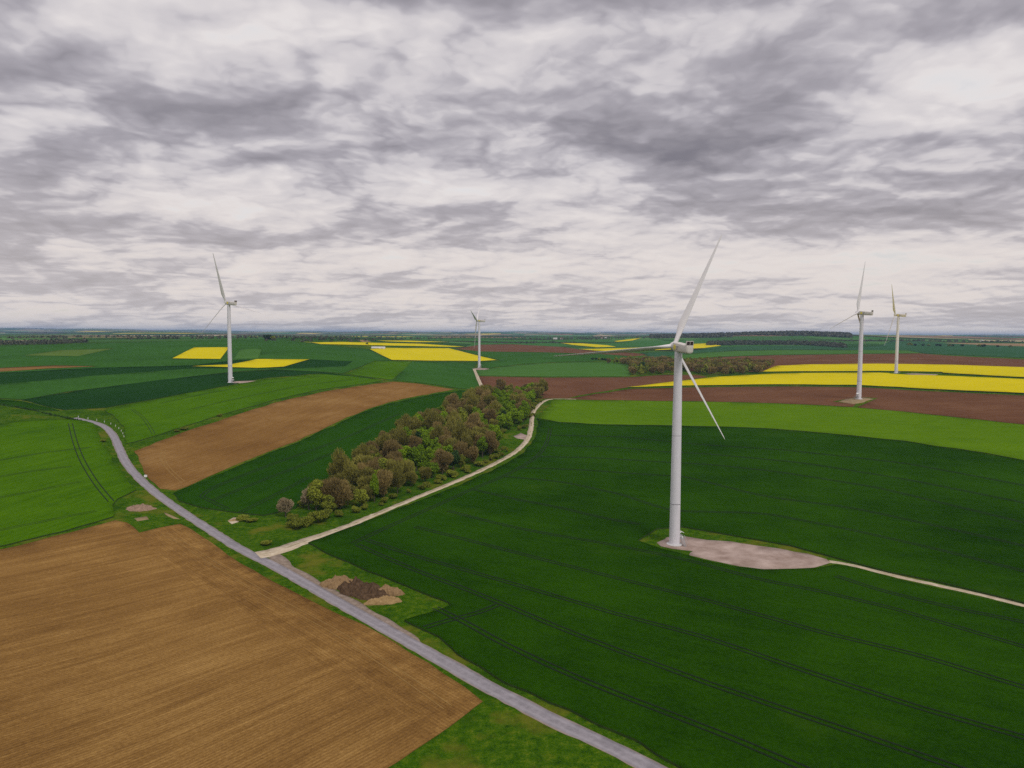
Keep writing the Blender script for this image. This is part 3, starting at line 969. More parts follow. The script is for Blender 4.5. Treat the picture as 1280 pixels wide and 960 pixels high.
tramlines('wheel_tracks', [[(165, 512), (180, 523), (192, 543)], [(200, 505), (260, 492), (330, 480), (400, 471)], [(240, 512), (300, 498), (380, 482), (440, 475)]],
          M_RUT, .5, 1.9, .3, 'tramlines in the long bright field on the hillside')
M_PALETRK = plain_noise_mat('pale_compacted_soil', (0.22, 0.125, 0.035), (0.31, 0.185, 0.06), 0.3, 0.95, 0.05, 0)
tramlines('wheel_tracks', [[(205, 562), (202, 570), (208, 584), (230, 604)]], M_PALETRK, .16, 2.0, .5, 'pale curved wheel marks in the curved brown field')
tramlines('wheel_tracks', [[(205, 667), (232, 681), (268, 705), (330, 742), (420, 790), (500, 842), (560, 885)]], M_PALETRK, .135, 2.2, .32, 'pale headland wheel marks parallel to the road in the ochre field')
#@@PART2
from mathutils import noise as mnoise

# ------------------------------------------------------------------ haze
lowest = -14.0
HB = 36000
hz = link_mesh('haze', [(x * HB, y * HB, z) for z in (lowest - 1, 176.0) for y in (-1, 1) for x in (-1, 1)],
               [(0, 2, 3, 1), (4, 5, 7, 6), (0, 1, 5, 4), (2, 6, 7, 3), (0, 4, 6, 2), (1, 3, 7, 5)], [])
tag(hz, 'thin blue haze over the far country', 'haze', kind='stuff')
hm = bpy.data.materials.new('thin_haze')
hm.use_nodes = True
ht = NT(hm.node_tree)
ht.n.clear()
ho = ht.new('ShaderNodeOutputMaterial')
hv = ht.new('ShaderNodeVolumePrincipled')
hv.inputs['Color'].default_value = (0.42, 0.62, 0.95, 1)
hv.inputs['Density'].default_value = 5.2e-5
hv.inputs['Anisotropy'].default_value = 0.0
ht.l.new(hv.outputs[0], ho.inputs['Volume'])
hz.data.materials.append(hm)

# ------------------------------------------------------------------ wind turbines
def paint_mat(name, c, rough=0.45, dirt=0.12):
    mt, t, b, P = base_mat(name, rough, 0.4)
    n = t.noise(t.vmath('MULTIPLY', P, (1.0, 1.0, 0.12)), 0.9, 5, 0.6)
    n2 = t.noise(P, 0.25, 3, 0.5)
    f = t.math('ADD', t.math('MULTIPLY', n, 0.6), t.math('MULTIPLY', n2, 0.4))
    t.l.new(t.mix(t.mapr(f, 0.35, 0.7), c, tuple(x * (1 - dirt) for x in c)), b.inputs['Base Color'])
    return mt


M_TOWER = paint_mat('light_grey_tower_paint', (0.75, 0.73, 0.78))
M_NAC = paint_mat('nacelle_fibreglass', (0.72, 0.67, 0.62))
M_BLADE = paint_mat('blade_gelcoat', (0.76, 0.73, 0.74), 0.4, 0.08)
M_SEAM = plain_noise_mat('flange_grey', (0.20, 0.19, 0.20), (0.26, 0.25, 0.26), 2, 0.6, 0.3, 0)
M_COOL = plain_noise_mat('dark_cooler_grille', (0.035, 0.022, 0.022), (0.06, 0.035, 0.035), 6, 0.5, 0.3, 0)
M_STEEL = plain_noise_mat('galvanised_steel', (0.36, 0.36, 0.37), (0.46, 0.46, 0.47), 4, 0.45, 0.4, 0)
M_CONC = plain_noise_mat('pale_concrete', (0.50, 0.49, 0.49), (0.62, 0.61, 0.60), 1.5, 0.9, 0.1, 0.01)
M_YEL = plain_noise_mat('yellow_logo_paint', (0.75, 0.62, 0.08), (0.82, 0.68, 0.12), 2, 0.5, 0.3, 0)
M_LETTER = plain_noise_mat('grey_letter_paint', (0.30, 0.28, 0.30), (0.36, 0.34, 0.36), 2, 0.5, 0.3, 0)
M_WHITE = plain_noise_mat('white_plastic', (0.72, 0.72, 0.70), (0.82, 0.82, 0.80), 3, 0.5, 0.3, 0)


def lathe(profile, seg=32):
    v, f = [], []
    for (r, z) in profile:
        for i in range(seg):
            a = 2 * math.pi * i / seg
            v.append((r * math.cos(a), r * math.sin(a), z))
    n = len(profile)
    for j in range(n - 1):
        for i in range(seg):
            k = (i + 1) % seg
            f.append((j * seg + i, j * seg + k, (j + 1) * seg + k, (j + 1) * seg + i))
    f.append(tuple(range(seg))[::-1])
    f.append(tuple((n - 1) * seg + i for i in range(seg)))
    return v, f


def box_bm(bm, x0, x1, y0, y1, z0, z1, bevel=0.0, seg=2, M=None):
    g = bmesh.ops.create_cube(bm, size=1)
    vs = g['verts']
    bmesh.ops.scale(bm, vec=(x1 - x0, y1 - y0, z1 - z0), verts=vs)
    bmesh.ops.translate(bm, vec=((x0 + x1) / 2, (y0 + y1) / 2, (z0 + z1) / 2), verts=vs)
    if bevel:
        es = list({e for v in vs for e in v.link_edges})
        r = bmesh.ops.bevel(bm, geom=es, offset=bevel, segments=seg, affect='EDGES')
        vs = list({v for v in r['verts']} | {v for v in vs if v.is_valid})
    if M is not None:
        bmesh.ops.transform(bm, matrix=M, verts=vs)
    return vs


def blade_mesh():
    L = 50.0
    secs = [(0.9, 1.85, 1.85, 20), (2.4, 1.85, 1.8, 20), (4.2, 2.1, 1.55, 19), (6.5, 2.8, 1.1, 17), (9.0, 3.2, 0.85, 14.5), (12, 3.05, 0.7, 12), (18, 2.5, 0.52, 8),
            (25, 1.95, 0.38, 5), (32, 1.5, 0.28, 3), (39, 1.1, 0.19, 1), (45, 0.75, 0.12, 0), (48.5, 0.6, 0.07, -0.5), (49.7, 0.3, 0.04, -0.5), (50, 0.08, 0.02, -0.5)]
    v, f = [], []
    N = 18
    for (z, c, th, tw) in secs:
        rd = max(0, min(1, (z - 2.4) / 6))
        for i in range(N):
            a = 2 * math.pi * i / N
            ex, ey = math.cos(a), math.sin(a)
            # blend from a circle to a pointed aerofoil
            x = ex * c / 2
            taper = 1 - rd * 0.75 * max(0, -ex) ** 1.2
            y = ey * th / 2 * taper
            x += rd * (-0.20 * c)
            t = R(-tw)
            v.append((x * math.cos(t) - y * math.sin(t), x * math.sin(t) + y * math.cos(t), z))
    for j in range(len(secs) - 1):
        for i in range(N):
            k = (i + 1) % N
            f.append((j * N + i, j * N + k, (j + 1) * N + k, (j + 1) * N + i))
    f.append(tuple(range(N))[::-1])
    f.append(tuple((len(secs) - 1) * N + i for i in range(N)))
    return v, f


_protos = {}


def proto(name, maker):
    if name not in _protos:
        _protos[name] = maker()
    me = _protos[name].data
    o = bpy.data.objects.new(name, me)
    col.objects.link(o)
    return o


def mk(name, v, f, mat, smooth=True):
    me = bpy.data.meshes.new(name)
    me.from_pydata([tuple(q) for q in v], [], f)
    me.materials.append(mat)
    if smooth:
        me.polygons.foreach_set('use_smooth', np.ones(len(me.polygons), dtype=bool))
        try:
            me.set_sharp_from_angle(angle=R(40))
        except Exception:
            pass
    me.update()
    return me


ME_TOWER = mk('tower', *lathe([(2.15, 0.0), (2.12, 8), (2.06, 17), (1.95, 34), (1.78, 55), (1.52, 76.4)], 40), M_TOWER)
ME_FLANGE = mk('flange_ring', *lathe([(2.06, -0.10), (2.13, -0.10), (2.13, 0.10), (2.06, 0.10)], 40), M_SEAM)
ME_BASE = mk('foundation_ring', *lathe([(3.25, -0.9), (3.25, 0.32), (3.1, 0.42), (2.3, 0.50)], 40), M_CONC)
ME_BLADE = mk('blade', *blade_mesh(), M_BLADE)


def nacelle_me():
    bm = bmesh.new()
    prof = [(-9.6, -1.55, 1.55, 1.45), (-9.3, -1.75, 1.75, 1.7), (-4.0, -2.0, 1.9, 1.85), (1.4, -2.05, 1.95, 1.9), (2.3, -1.75, 1.75, 1.7), (2.5, -1.5, 1.5, 1.45)]
    rings = []
    for (y, zb, zt, hw) in prof:
        rad = 0.45
        ring = []
        for (sx, sz) in ((1, -1), (1, 1), (-1, 1), (-1, -1)):
            z0 = zt if sz > 0 else zb
            for k in range(4):
                a0 = {(1, -1): -90, (1, 1): 0, (-1, 1): 90, (-1, -1): 180}[(sx, sz)]
                a = R(a0 + 30 * k)
                rr = rad if sz > 0 else 0.95
                ring.append(bm.verts.new((sx * (hw - rr) + rr * math.cos(a), y, z0 - sz * rr + rr * math.sin(a))))
        rings.append(ring)
    n = len(rings[0])
    for a, b in zip(rings, rings[1:]):
        for i in range(n):
            bm.faces.new((a[i], a[(i + 1) % n], b[(i + 1) % n], b[i]))
    bm.faces.new(rings[0][::-1])
    bm.faces.new(rings[-1])
    bmesh.ops.recalc_face_normals(bm, faces=bm.faces)
    me = bpy.data.meshes.new('nacelle')
    bm.to_mesh(me)
    me.materials.append(M_NAC)
    me.polygons.foreach_set('use_smooth', np.ones(len(me.polygons), dtype=bool))
    me.set_sharp_from_angle(angle=R(38))
    return me


def bm_mesh(name, fn, mat):
    bm = bmesh.new()
    fn(bm)
    me = bpy.data.meshes.new(name)
    bm.to_mesh(me)
    bm.free()
    me.materials.append(mat)
    return me


def cooler_frame(bm):
    box_bm(bm, -1.65, 1.65, -9.5, -8.7, 3.35, 3.55, .04)
    box_bm(bm, -1.65, -1.50, -9.45, -8.75, 1.3, 3.35)
    box_bm(bm, 1.50, 1.65, -9.45, -8.75, 1.3, 3.35)
    box_bm(bm, -0.07, 0.07, -9.45, -8.75, 1.45, 3.35)
    box_bm(bm, -1.5, 1.5, -9.5, -8.7, 1.5, 1.75)


def cooler_grille(bm):
    box_bm(bm, -1.5, -0.07, -9.3, -8.9, 1.75, 3.35)
    box_bm(bm, 0.07, 1.5, -9.3, -8.9, 1.75, 3.35)


def hatch(bm):
    box_bm(bm, -1.15, 1.15, -9.72, -9.55, -1.1, 1.0, .03)


def stairs(bm):
    # platform at the door, handrails and a flight going down (local +Y points out of the door)
    box_bm(bm, -1.0, 1.3, 2.0, 3.7, 2.55, 2.67)
    for x in (-0.95, 1.25):
        for y in (2.3, 3.65):
            box_bm(bm, x - .05, x + .05, y - .05, y + .05, 0.0, 3.75)
    for z in (3.2, 3.7):
        box_bm(bm, -1.0, -0.93, 2.1, 3.7, z, z + .07)
        box_bm(bm, -1.0, 1.3, 3.63, 3.7, z, z + .07)
    for i in range(9):
        box_bm(bm, 1.3 + i * .3, 1.6 + i * .3, 2.5, 3.5, 2.35 - i * .28, 2.42 - i * .28)
    for y in (2.46, 3.54):
        Mx = Matrix.Translation((2.65, y, 2.2)) @ Matrix.Rotation(R(43), 4, 'Y')
        box_bm(bm, -1.95, 1.95, -.04, .04, -.04, .04, M=Mx @ Matrix.Translation((0, 0, 0.75)))
        box_bm(bm, -1.95, 1.95, -.04, .04, -.1, .1, M=Mx @ Matrix.Translation((0, 0, -.75)))


def canopy(bm):
    Mx = Matrix.Translation((0.1, 2.75, 5.35)) @ Matrix.Rotation(R(-28), 4, 'X')
    box_bm(bm, -1.0, 1.0, -.95, .95, -.10, .12, .03, M=Mx)
    box_bm(bm, -.9, 1.1, 1.9, 2.4, 4.9, 5.6, .03)


def door(bm):
    box_bm(bm, -.5, .6, 2.0, 2.17, 2.68, 4.75, .03)


def doorbox(bm):
    box_bm(bm, -.95, -.25, 2.1, 3.2, 2.67, 3.75, .05)
    box_bm(bm, .2, 1.1, 2.7, 3.3, 2.67, 3.5, .05)


def hub_me():
    v, f = lathe([(1.55, -1.4), (1.72, -0.9), (1.75, 0.2), (1.55, 1.0), (1.1, 1.65), (0.5, 2.0), (0.1, 2.08)], 28)
    return mk('hub', [(x, z, y) for x, y, z in v], [tuple(reversed(q)) for q in f], M_BLADE)


ME_NAC = nacelle_me()
ME_COOL = bm_mesh('cooler', cooler_frame, M_NAC)
ME_GRILLE = bm_mesh('grille', cooler_grille, M_COOL)
ME_HATCH = bm_mesh('rear_hatch', hatch, M_NAC)
ME_STAIRS = bm_mesh('entrance_stairs', stairs, M_STEEL)
ME_CANOPY = bm_mesh('canopy', canopy, M_WHITE)
ME_DOOR = bm_mesh('door', door, M_NAC)
ME_CAB = bm_mesh('service_cabinet', doorbox, M_WHITE)
ME_HUB = hub_me()


def logo_row(z, y0, y1, hgt):
    # the lettering is too small to read in the photograph: grey rows of its height and length
    return bm_mesh('lettering', lambda bm: box_bm(bm, -1.965, -1.90, y0, y1, z - hgt / 2, z + hgt / 2, .02, 1), M_LETTER)


def logo_disc():
    v, f = lathe([(0.02, 0), (1.15, 0), (1.15, .06), (0.02, .06)], 28)
    return mk('logo_disc', [(-1.90 - z, x * 0.95 + 0.0, y * 1.0) for x, y, z in v], f, M_YEL, False)


ME_LOGOTXT = [logo_row(0.55, -3.2, -1.3, .30), logo_row(0.0, -3.2, -1.5, .26), logo_row(-0.75, -2.6, -1.3, .30)]
ME_LOGODISC = logo_disc()


def child(name, me, parent, M=None):
    o = bpy.data.objects.new(name, me)
    col.objects.link(o)
    o.parent = parent
    if M is not None:
        o.matrix_local = M
    return o


def turbine(key, label, door_az):
    (bpx, Yd, psi, th, L, cone, hz_) = TURB[key]
    d = fwd + RGT * (bpx[0] - 640) / FPX + UPV * (480 - bpx[1]) / FPX
    b = np.array([0, 0, H]) + d * Yd / d[1]
    z0 = h1(b[0], b[1])
    root = bpy.data.objects.new('wind_turbine', None)
    col.objects.link(root)
    root.location = (b[0], b[1], z0)
    tag(root, label, 'wind turbine', 'white wind turbines standing in the fields')
    hh = hz_ + (b[2] - z0)
    tw = child('tower', ME_TOWER, root, Matrix.Diagonal((1, 1, (hh - 1.9) / 76.4, 1)))
    for z in (17.0, 45.0):
        s = 1.0 if z == 17 else 0.905
        child('flange_ring', ME_FLANGE, tw, Matrix.Translation((0, 0, z * 76.4 / (hh - 1.9))) @ Matrix.Diagonal((s, s, 1.0 if z == 17 else .35, 1)))
    child('foundation_ring', ME_BASE, root)
    Md = Matrix.Rotation(-R(door_az), 4, 'Z')
    child('door', ME_DOOR, root, Md)
    child('entrance_stairs', ME_STAIRS, root, Md)
    child('canopy', ME_CANOPY, root, Md)
    child('service_cabinet', ME_CAB, root, Md)
    psi_, cone_, tilt = R(psi), R(cone), R(5)
    a = Vector((math.sin(psi_) * math.cos(tilt), math.cos(psi_) * math.cos(tilt), math.sin(tilt)))
    hv_ = Vector((math.cos(psi_), -math.sin(psi_), 0))
    vv = hv_.cross(a).normalized()
    if vv.z < 0:
        vv = -vv
    c0 = Vector((0, 0, hh)) + 4.0 * Vector((math.sin(psi_), math.cos(psi_), 0.05))
    MN = Matrix((hv_, a, vv)).transposed().to_4x4()
    MN.translation = c0 - a * 4.0
    na = child('nacelle', ME_NAC, root, MN @ Matrix.Diagonal((.92, 1, .92, 1)))
    co = child('cooler', ME_COOL, na)
    child('grille', ME_GRILLE, na)
    child('rear_hatch', ME_HATCH, na)
    child('logo_disc', ME_LOGODISC, na)
    for q in ME_LOGOTXT:
        child('lettering', q, na)
    MH = Matrix((hv_, a, vv)).transposed().to_4x4()
    MH.translation = c0
    child('hub', ME_HUB, root, MH)
    be = R(-40)
    for k in range(3):
        t = R(th + 120 * k)
        dd = math.sin(t) * hv_ + math.cos(t) * vv
        z_ = (dd * math.cos(cone_) + a * math.sin(cone_)).normalized()
        c_ = math.cos(t) * hv_ - math.sin(t) * vv
        x_ = c_ * math.cos(be) + a * math.sin(be)
        x_ = (x_ - z_ * x_.dot(z_)).normalized()
        y_ = z_.cross(x_)
        MB_ = Matrix((x_, y_, z_ * (L / 50.0))).transposed().to_4x4()
        MB_.translation = c0
        child('blade', ME_BLADE, root, MB_)
    return root


turbine('a', 'largest white wind turbine standing on the gravel pad in the dark green field', 78)
turbine('b', 'white wind turbine alone on the left hillside beside the small rapeseed fields', 100)
turbine('c', 'smallest and farthest wind turbine at the top of the pale track in the centre', 120)
turbine('d', 'white wind turbine on a tan earth pad in the long brown field', 230)
turbine('e', 'wind turbine standing within the yellow rapeseed behind the one in the brown field', 60)

# ------------------------------------------------------------------ trees
M_BARK = plain_noise_mat('grey_brown_bark', (0.07, 0.055, 0.04), (0.13, 0.105, 0.08), 2.0, 0.9, 0.1, 0.03)
M_TWIG = leaf_mat('budding_brown_twigs', (0.135, 0.125, 0.022), (0.34, 0.315, 0.060), 0.15)
M_TWIGR = leaf_mat('reddish_brown_twigs', (0.160, 0.118, 0.038), (0.38, 0.285, 0.095), 0.15)
M_TWIGG = leaf_mat('grey_bare_twigs', (0.22, 0.175, 0.10), (0.42, 0.34, 0.20), 0.1)
M_LEAFB = leaf_mat('bright_spring_leaves', (0.105, 0.19, 0.004), (0.28, 0.42, 0.012), 0.3)
M_LEAFO = leaf_mat('olive_spring_leaves', (0.13, 0.155, 0.014), (0.31, 0.345, 0.035), 0.25)
M_LEAFD = leaf_mat('dark_green_leaves', (0.018, 0.045, 0.008), (0.045, 0.100, 0.016), 0.2)
M_DISTW = leaf_mat('far_wood_foliage', (0.060, 0.070, 0.048), (0.15, 0.15, 0.09), 0.1)


def rand_unit(g, n):
    v = g.normal(size=(n, 3))
    return v / np.linalg.norm(v, axis=1)[:, None]


def crown_mesh(name, seed, mat, height=11.0, rad=4.6, base=2.6, n=4200, size=(0.34, 0.50), twig=False, lumps=13, flat=1.0):
    g = np.random.default_rng(seed)
    cz = (height + base) / 2
    rz = (height - base) / 2
    cs = []
    for i in range(lumps):
        u = rand_unit(g, 1)[0] * (g.uniform(0.35, 0.72) if i else 0)
        cs.append((u[0] * rad * g.uniform(.8, 1.15), u[1] * rad * g.uniform(.8, 1.15), cz + u[2] * rz * g.uniform(.85, 1.12), g.uniform(0.24, 0.46) if i else 0.58))
    cs = np.array(cs)
    k = g.integers(0, lumps, n)
    u = rand_unit(g, n)
    rr = np.where(g.random(n) < 0.75, g.uniform(0.78, 1.06, n), g.uniform(0.2, 0.8, n))
    if twig:
        rr = np.where(g.random(n) < 0.6, g.uniform(0.6, 1.28, n), g.uniform(0.2, 0.85, n))
    lr_ = cs[k, 3] * rr
    p = np.c_[cs[k, 0] + u[:, 0] * lr_ * rad, cs[k, 1] + u[:, 1] * lr_ * rad, cs[k, 2] + u[:, 2] * lr_ * rz * 0.9]
    keep = p[:, 2] > base * 0.55
    p, u = p[keep], u[keep]
    n = len(p)
    s = g.uniform(size[0], size[1], n)
    nr = u * 0.7 + rand_unit(g, n) * 0.8
    nr /= np.linalg.norm(nr, axis=1)[:, None]
    if twig:
        ax = (p - np.array([0, 0, base])) / 6 + rand_unit(g, n) * 0.5
        ax /= np.linalg.norm(ax, axis=1)[:, None]
        t2 = np.cross(ax, nr)
        t2 /= np.linalg.norm(t2, axis=1)[:, None]
        t1, l1, l2 = ax, s * 1.25, s * 0.26
    else:
        t1 = np.cross(nr, rand_unit(g, n))
        t1 /= np.linalg.norm(t1, axis=1)[:, None]
        t2 = np.cross(nr, t1)
        l1, l2 = s, s * g.uniform(0.6, 1.0, n)
    a = p - t1 * l1[:, None] - t2 * l2[:, None] * .6
    b = p + t1 * (l1 * .9)[:, None] - t2 * l2[:, None]
    c = p + t1 * l1[:, None] + t2 * l2[:, None] * .7
    d = p - t1 * (l1 * .8)[:, None] + t2 * l2[:, None]
    V = np.stack([a, b, c, d], 1).reshape(-1, 3)
    me = bpy.data.meshes.new(name)
    me.vertices.add(len(V))
    me.vertices.foreach_set('co', V.ravel())
    me.loops.add(len(V))
    me.loops.foreach_set('vertex_index', np.arange(len(V), dtype=np.int32))
    me.polygons.add(n)
    me.polygons.foreach_set('loop_start', np.arange(0, len(V), 4, dtype=np.int32))
    me.polygons.foreach_set('loop_total', np.full(n, 4, dtype=np.int32))
    me.materials.append(mat)
    me.update(calc_edges=True)
    return me


def trunk_mesh(seed, height=11.0, r0=0.28, limbs=7):
    g = random.Random(seed)
    v, f = [], []

    def tube(pts, rads, seg=6):
        s = len(v)
        for (p, r) in zip(pts, rads):
            for i in range(seg):
                a = 2 * math.pi * i / seg
                v.append((p[0] + r * math.cos(a), p[1] + r * math.sin(a), p[2]))
        for j in range(len(pts) - 1):
            for i in range(seg):
                k = (i + 1) % seg
                f.append((s + j * seg + i, s + j * seg + k, s + (j + 1) * seg + k, s + (j + 1) * seg + i))
    tube([(0, 0, -0.6), (0.05, 0, height * .25), (g.uniform(-.3, .3), g.uniform(-.3, .3), height * .55), (g.uniform(-.5, .5), g.uniform(-.5, .5), height * .9)], [r0 * 1.25, r0, r0 * .6, r0 * .12])
    for i in range(limbs):
        a = i * 2.4 + g.random()
        z = height * g.uniform(.22, .6)
        L = height * g.uniform(.25, .4)
        tube([(0, 0, z), (math.cos(a) * L * .5, math.sin(a) * L * .5, z + L * .45), (math.cos(a) * L * .9, math.sin(a) * L * .9, z + L * 1.0)], [r0 * .5, r0 * .3, r0 * .06], 5)
    return mk('trunk', v, f, M_BARK)


KINDS = {
    'brown': [crown_mesh('crown', 10 + i, M_TWIGR if i % 2 else M_TWIG, 12.5, 5.4, 1.2, 10000, (0.36, 0.58), True, 17) for i in range(4)],
    'grey': [crown_mesh('crown', 20 + i, M_TWIGG, 10, 4.6, 1.0, 8000, (0.36, 0.55), True, 14) for i in range(2)],
    'bright': [crown_mesh('crown', 30 + i, M_LEAFB, 11, 4.2, 1.2, 4600, (0.24, 0.42), False, 18) for i in range(3)],
    'olive': [crown_mesh('crown', 40 + i, M_LEAFO, 10.5, 4.5, 0.9, 4600, (0.24, 0.42), False, 18) for i in range(3)],
    'dark': [crown_mesh('crown', 50, M_LEAFD, 10.5, 4.2, 1.0, 3600, (0.26, 0.44), False, 12)],
    'shrub': [crown_mesh('foliage', 60 + i, M_LEAFO, 4.6, 4.0, 0.1, 3600, (0.2, 0.36), False, 12) for i in range(2)],
}
TRUNKS = [trunk_mesh(3 + i) for i in range(4)]
ST = trunk_mesh(33, 4.0, 0.16, 8)


def tree(name, x, y, kind, s, sz, rot, label, cat, group, var=0):
    z = h1(x, y)
    root = bpy.data.objects.new(name, None)
    col.objects.link(root)
    root.location = (x, y, z)
    root.rotation_euler = (0, 0, rot)
    root.scale = (s, s, sz)
    tag(root, label, cat, group)
    ks = KINDS[kind]
    if kind == 'shrub':
        child('foliage', ks[var % len(ks)], root)
        child('stem', ST, root)
    else:
        child('crown', ks[var % len(ks)], root)
        child('trunk', TRUNKS[var % 4], root)
    return root


def inside_poly(poly, x, y):
    c = False
    n = len(poly)
    for i in range(n):
        x1, y1 = poly[i]
        x2, y2 = poly[(i + 1) % n]
        if (y1 > y) != (y2 > y) and x < (x2 - x1) * (y - y1) / (y2 - y1) + x1:
            c = not c
    return c


def project(x, y, z):
    d = np.array([x, y, z - H])
    w = d @ fwd
    return 640 + FPX * (d @ RGT) / w, 480 - FPX * (d @ UPV) / w


def scatter(poly, dist, seed, tries=14000):
    g = random.Random(seed)
    xs, ys = poly[:, 0], poly[:, 1]
    pts = []
    cell = {}
    for _ in range(tries):
        x, y = g.uniform(xs.min(), xs.max()), g.uniform(ys.min(), ys.max())
        if not inside_poly(poly, x, y):
            continue
        cx, cy = int(x // dist), int(y // dist)
        if any((q[0] - x) ** 2 + (q[1] - y) ** 2 < dist * dist for i in (-1, 0, 1) for j in (-1, 0, 1) for q in cell.get((cx + i, cy + j), ())):
            continue
        cell.setdefault((cx, cy), []).append((x, y))
        pts.append((x, y))
    return pts


ORD = ['first', 'second', 'third', 'fourth', 'fifth', 'sixth', 'seventh', 'eighth', 'ninth', 'tenth', 'eleventh', 'twelfth', 'thirteenth', 'fourteenth', 'fifteenth', 'sixteenth',
       'seventeenth', 'eighteenth', 'nineteenth', 'twentieth']


def ordinal(i):
    tens = {2: 'twenty', 3: 'thirty', 4: 'forty', 5: 'fifty', 6: 'sixty', 7: 'seventy', 8: 'eighty', 9: 'ninety'}
    tensth = {3: 'thirtieth', 4: 'fortieth', 5: 'fiftieth', 6: 'sixtieth', 7: 'seventieth', 8: 'eightieth', 9: 'ninetieth'}
    if i < 20:
        return ORD[i]
    n = i + 1
    if n >= 100:
        return 'hundred and ' + ordinal(n - 101) if n > 100 else 'hundredth'
    return tensth[n // 10] if n % 10 == 0 else tens[n // 10] + '-' + ORD[n % 10 - 1]


# grove: footprint of the trunks
grove_px = [(392, 641), (420, 638), (452, 630), (500, 613), (535, 603), (560, 592), (600, 578), (622, 566), (622, 556), (606, 545), (620, 538), (640, 538), (652, 533), (658, 520), (662, 508), (672, 499),
            (684, 493), (668, 492), (640, 497), (612, 499), (590, 505), (560, 519), (528, 536), (498, 553), (470, 572), (445, 592), (415, 618)]
gp = unproj(grove_px)
pts = scatter(gp, 7.0, 5)
bright_spots = [(536, 548, 8), (528, 562, 7), (509, 571, 9), (519, 567, 8), (536, 575, 8), (553, 529, 9), (531, 535, 7), (597, 525, 8), (614, 542, 9), (631, 532, 9), (644, 521, 9), (630, 507, 9),
                (622, 498, 8), (636, 503, 8), (666, 500, 6), (650, 488, 6), (504, 569, 8), (470, 597, 5), (608, 560, 6), (540, 560, 7)]
olive_spots = [(420, 620, 9), (440, 615, 8), (456, 620, 10), (590, 535, 12), (560, 600, 10), (655, 492, 8), (520, 590, 9), (640, 500, 6), (480, 600, 8), (575, 520, 8)]
items = []
g = random.Random(9)
for (x, y) in pts:
    z = h1(x, y)
    px, py = project(x, y, z + 8)
    kind = 'brown'
    if any(math.hypot(px - a, (py - b) * 1.1) < c * 1.3 for a, b, c in bright_spots):
        kind = 'bright'
    elif any(math.hypot(px - a, (py - b) * 1.1) < c for a, b, c in olive_spots):
        kind = 'olive' if g.random() < .6 else 'brown'
    elif g.random() < .20:
        kind = 'olive'
    elif g.random() < .08:
        kind = 'bright'
    elif g.random() < .05:
        kind = 'dark'
    s = g.uniform(.68, 1.32)
    items.append([x, y, kind, s, s * g.uniform(.9, 1.3), g.random() * 6.28, g.randrange(12)])
# edge along the whole grove sorted from near to far; side: which edge it is closer to
tr = np.array([(p[0], p[1]) for p in unproj([(400, 668), (456, 648.5), (519, 622.5), (566, 603.5), (612, 583), (644, 566), (664, 536), (671, 508), (688, 498)])])
items.sort(key=lambda q: math.hypot(q[0], q[1]))
cnt = {}
words = {'brown': 'brown budding', 'bright': 'bright green', 'olive': 'olive green', 'dark': 'dark green', 'grey': 'grey bare'}
for it in items:
    x, y, kind = it[0], it[1], it[2]
    dmin = float(np.sqrt(((resample(tr, 4) - (x, y)) ** 2).sum(1)).min())
    side = 'on the track side' if dmin < 22 else ('down the middle' if dmin < 38 else 'on the wheat side')
    key = (kind, side)
    i = cnt.get(key, 0)
    cnt[key] = i + 1
    tree('broadleaf_tree', x, y, kind, it[3], it[4], it[5], '%s grove tree %s, %s such from the near end' % (words[kind], side, ordinal(i)), 'tree', 'trees of the long grove beside the chalk track', it[6])

# single trees and shrubs at the near end and on the verges: kind, pixel of the foot, size
singles = [
    ('grey', (357, 646), 0.86, 0.92, 'greyish bare round tree standing first at the near tip of the grove'),
    ('grey', (386, 637), 1.05, 1.15, 'big grey brown bare tree behind the near shrubs of the grove'),
    ('brown', (398, 634), 0.95, 1.1, 'brown bare tree leaning on the big grey one at the near tip'),
    ('brown', (425, 636), 1.1, 1.1, 'broad brown olive tree right of the big grey bare one'),
    ('olive', (412, 640), 0.9, 0.9, 'olive tree between the near shrubs and the broad brown tree'),
    ('olive', (452, 634), 0.95, 0.9, 'low olive tree at the track edge left of the bright green column'),
    ('bright', (468, 628), 0.62, 1.35, 'narrow bright green column of a tree by the chalk track'),
    ('brown', (480, 622), 0.95, 1.15, 'tall brown tree right of the bright green column'),
    ('brown', (497, 617), 0.9, 1.15, 'brown budding tree second right of the bright green column'),
]
for i, (kind, px, s, sz, lab) in enumerate(singles):
    x, y = up1(*px)
    tree('broadleaf_tree', x, y, kind, s, sz, i * 1.3, lab, 'tree', 'trees of the long grove beside the chalk track', i)
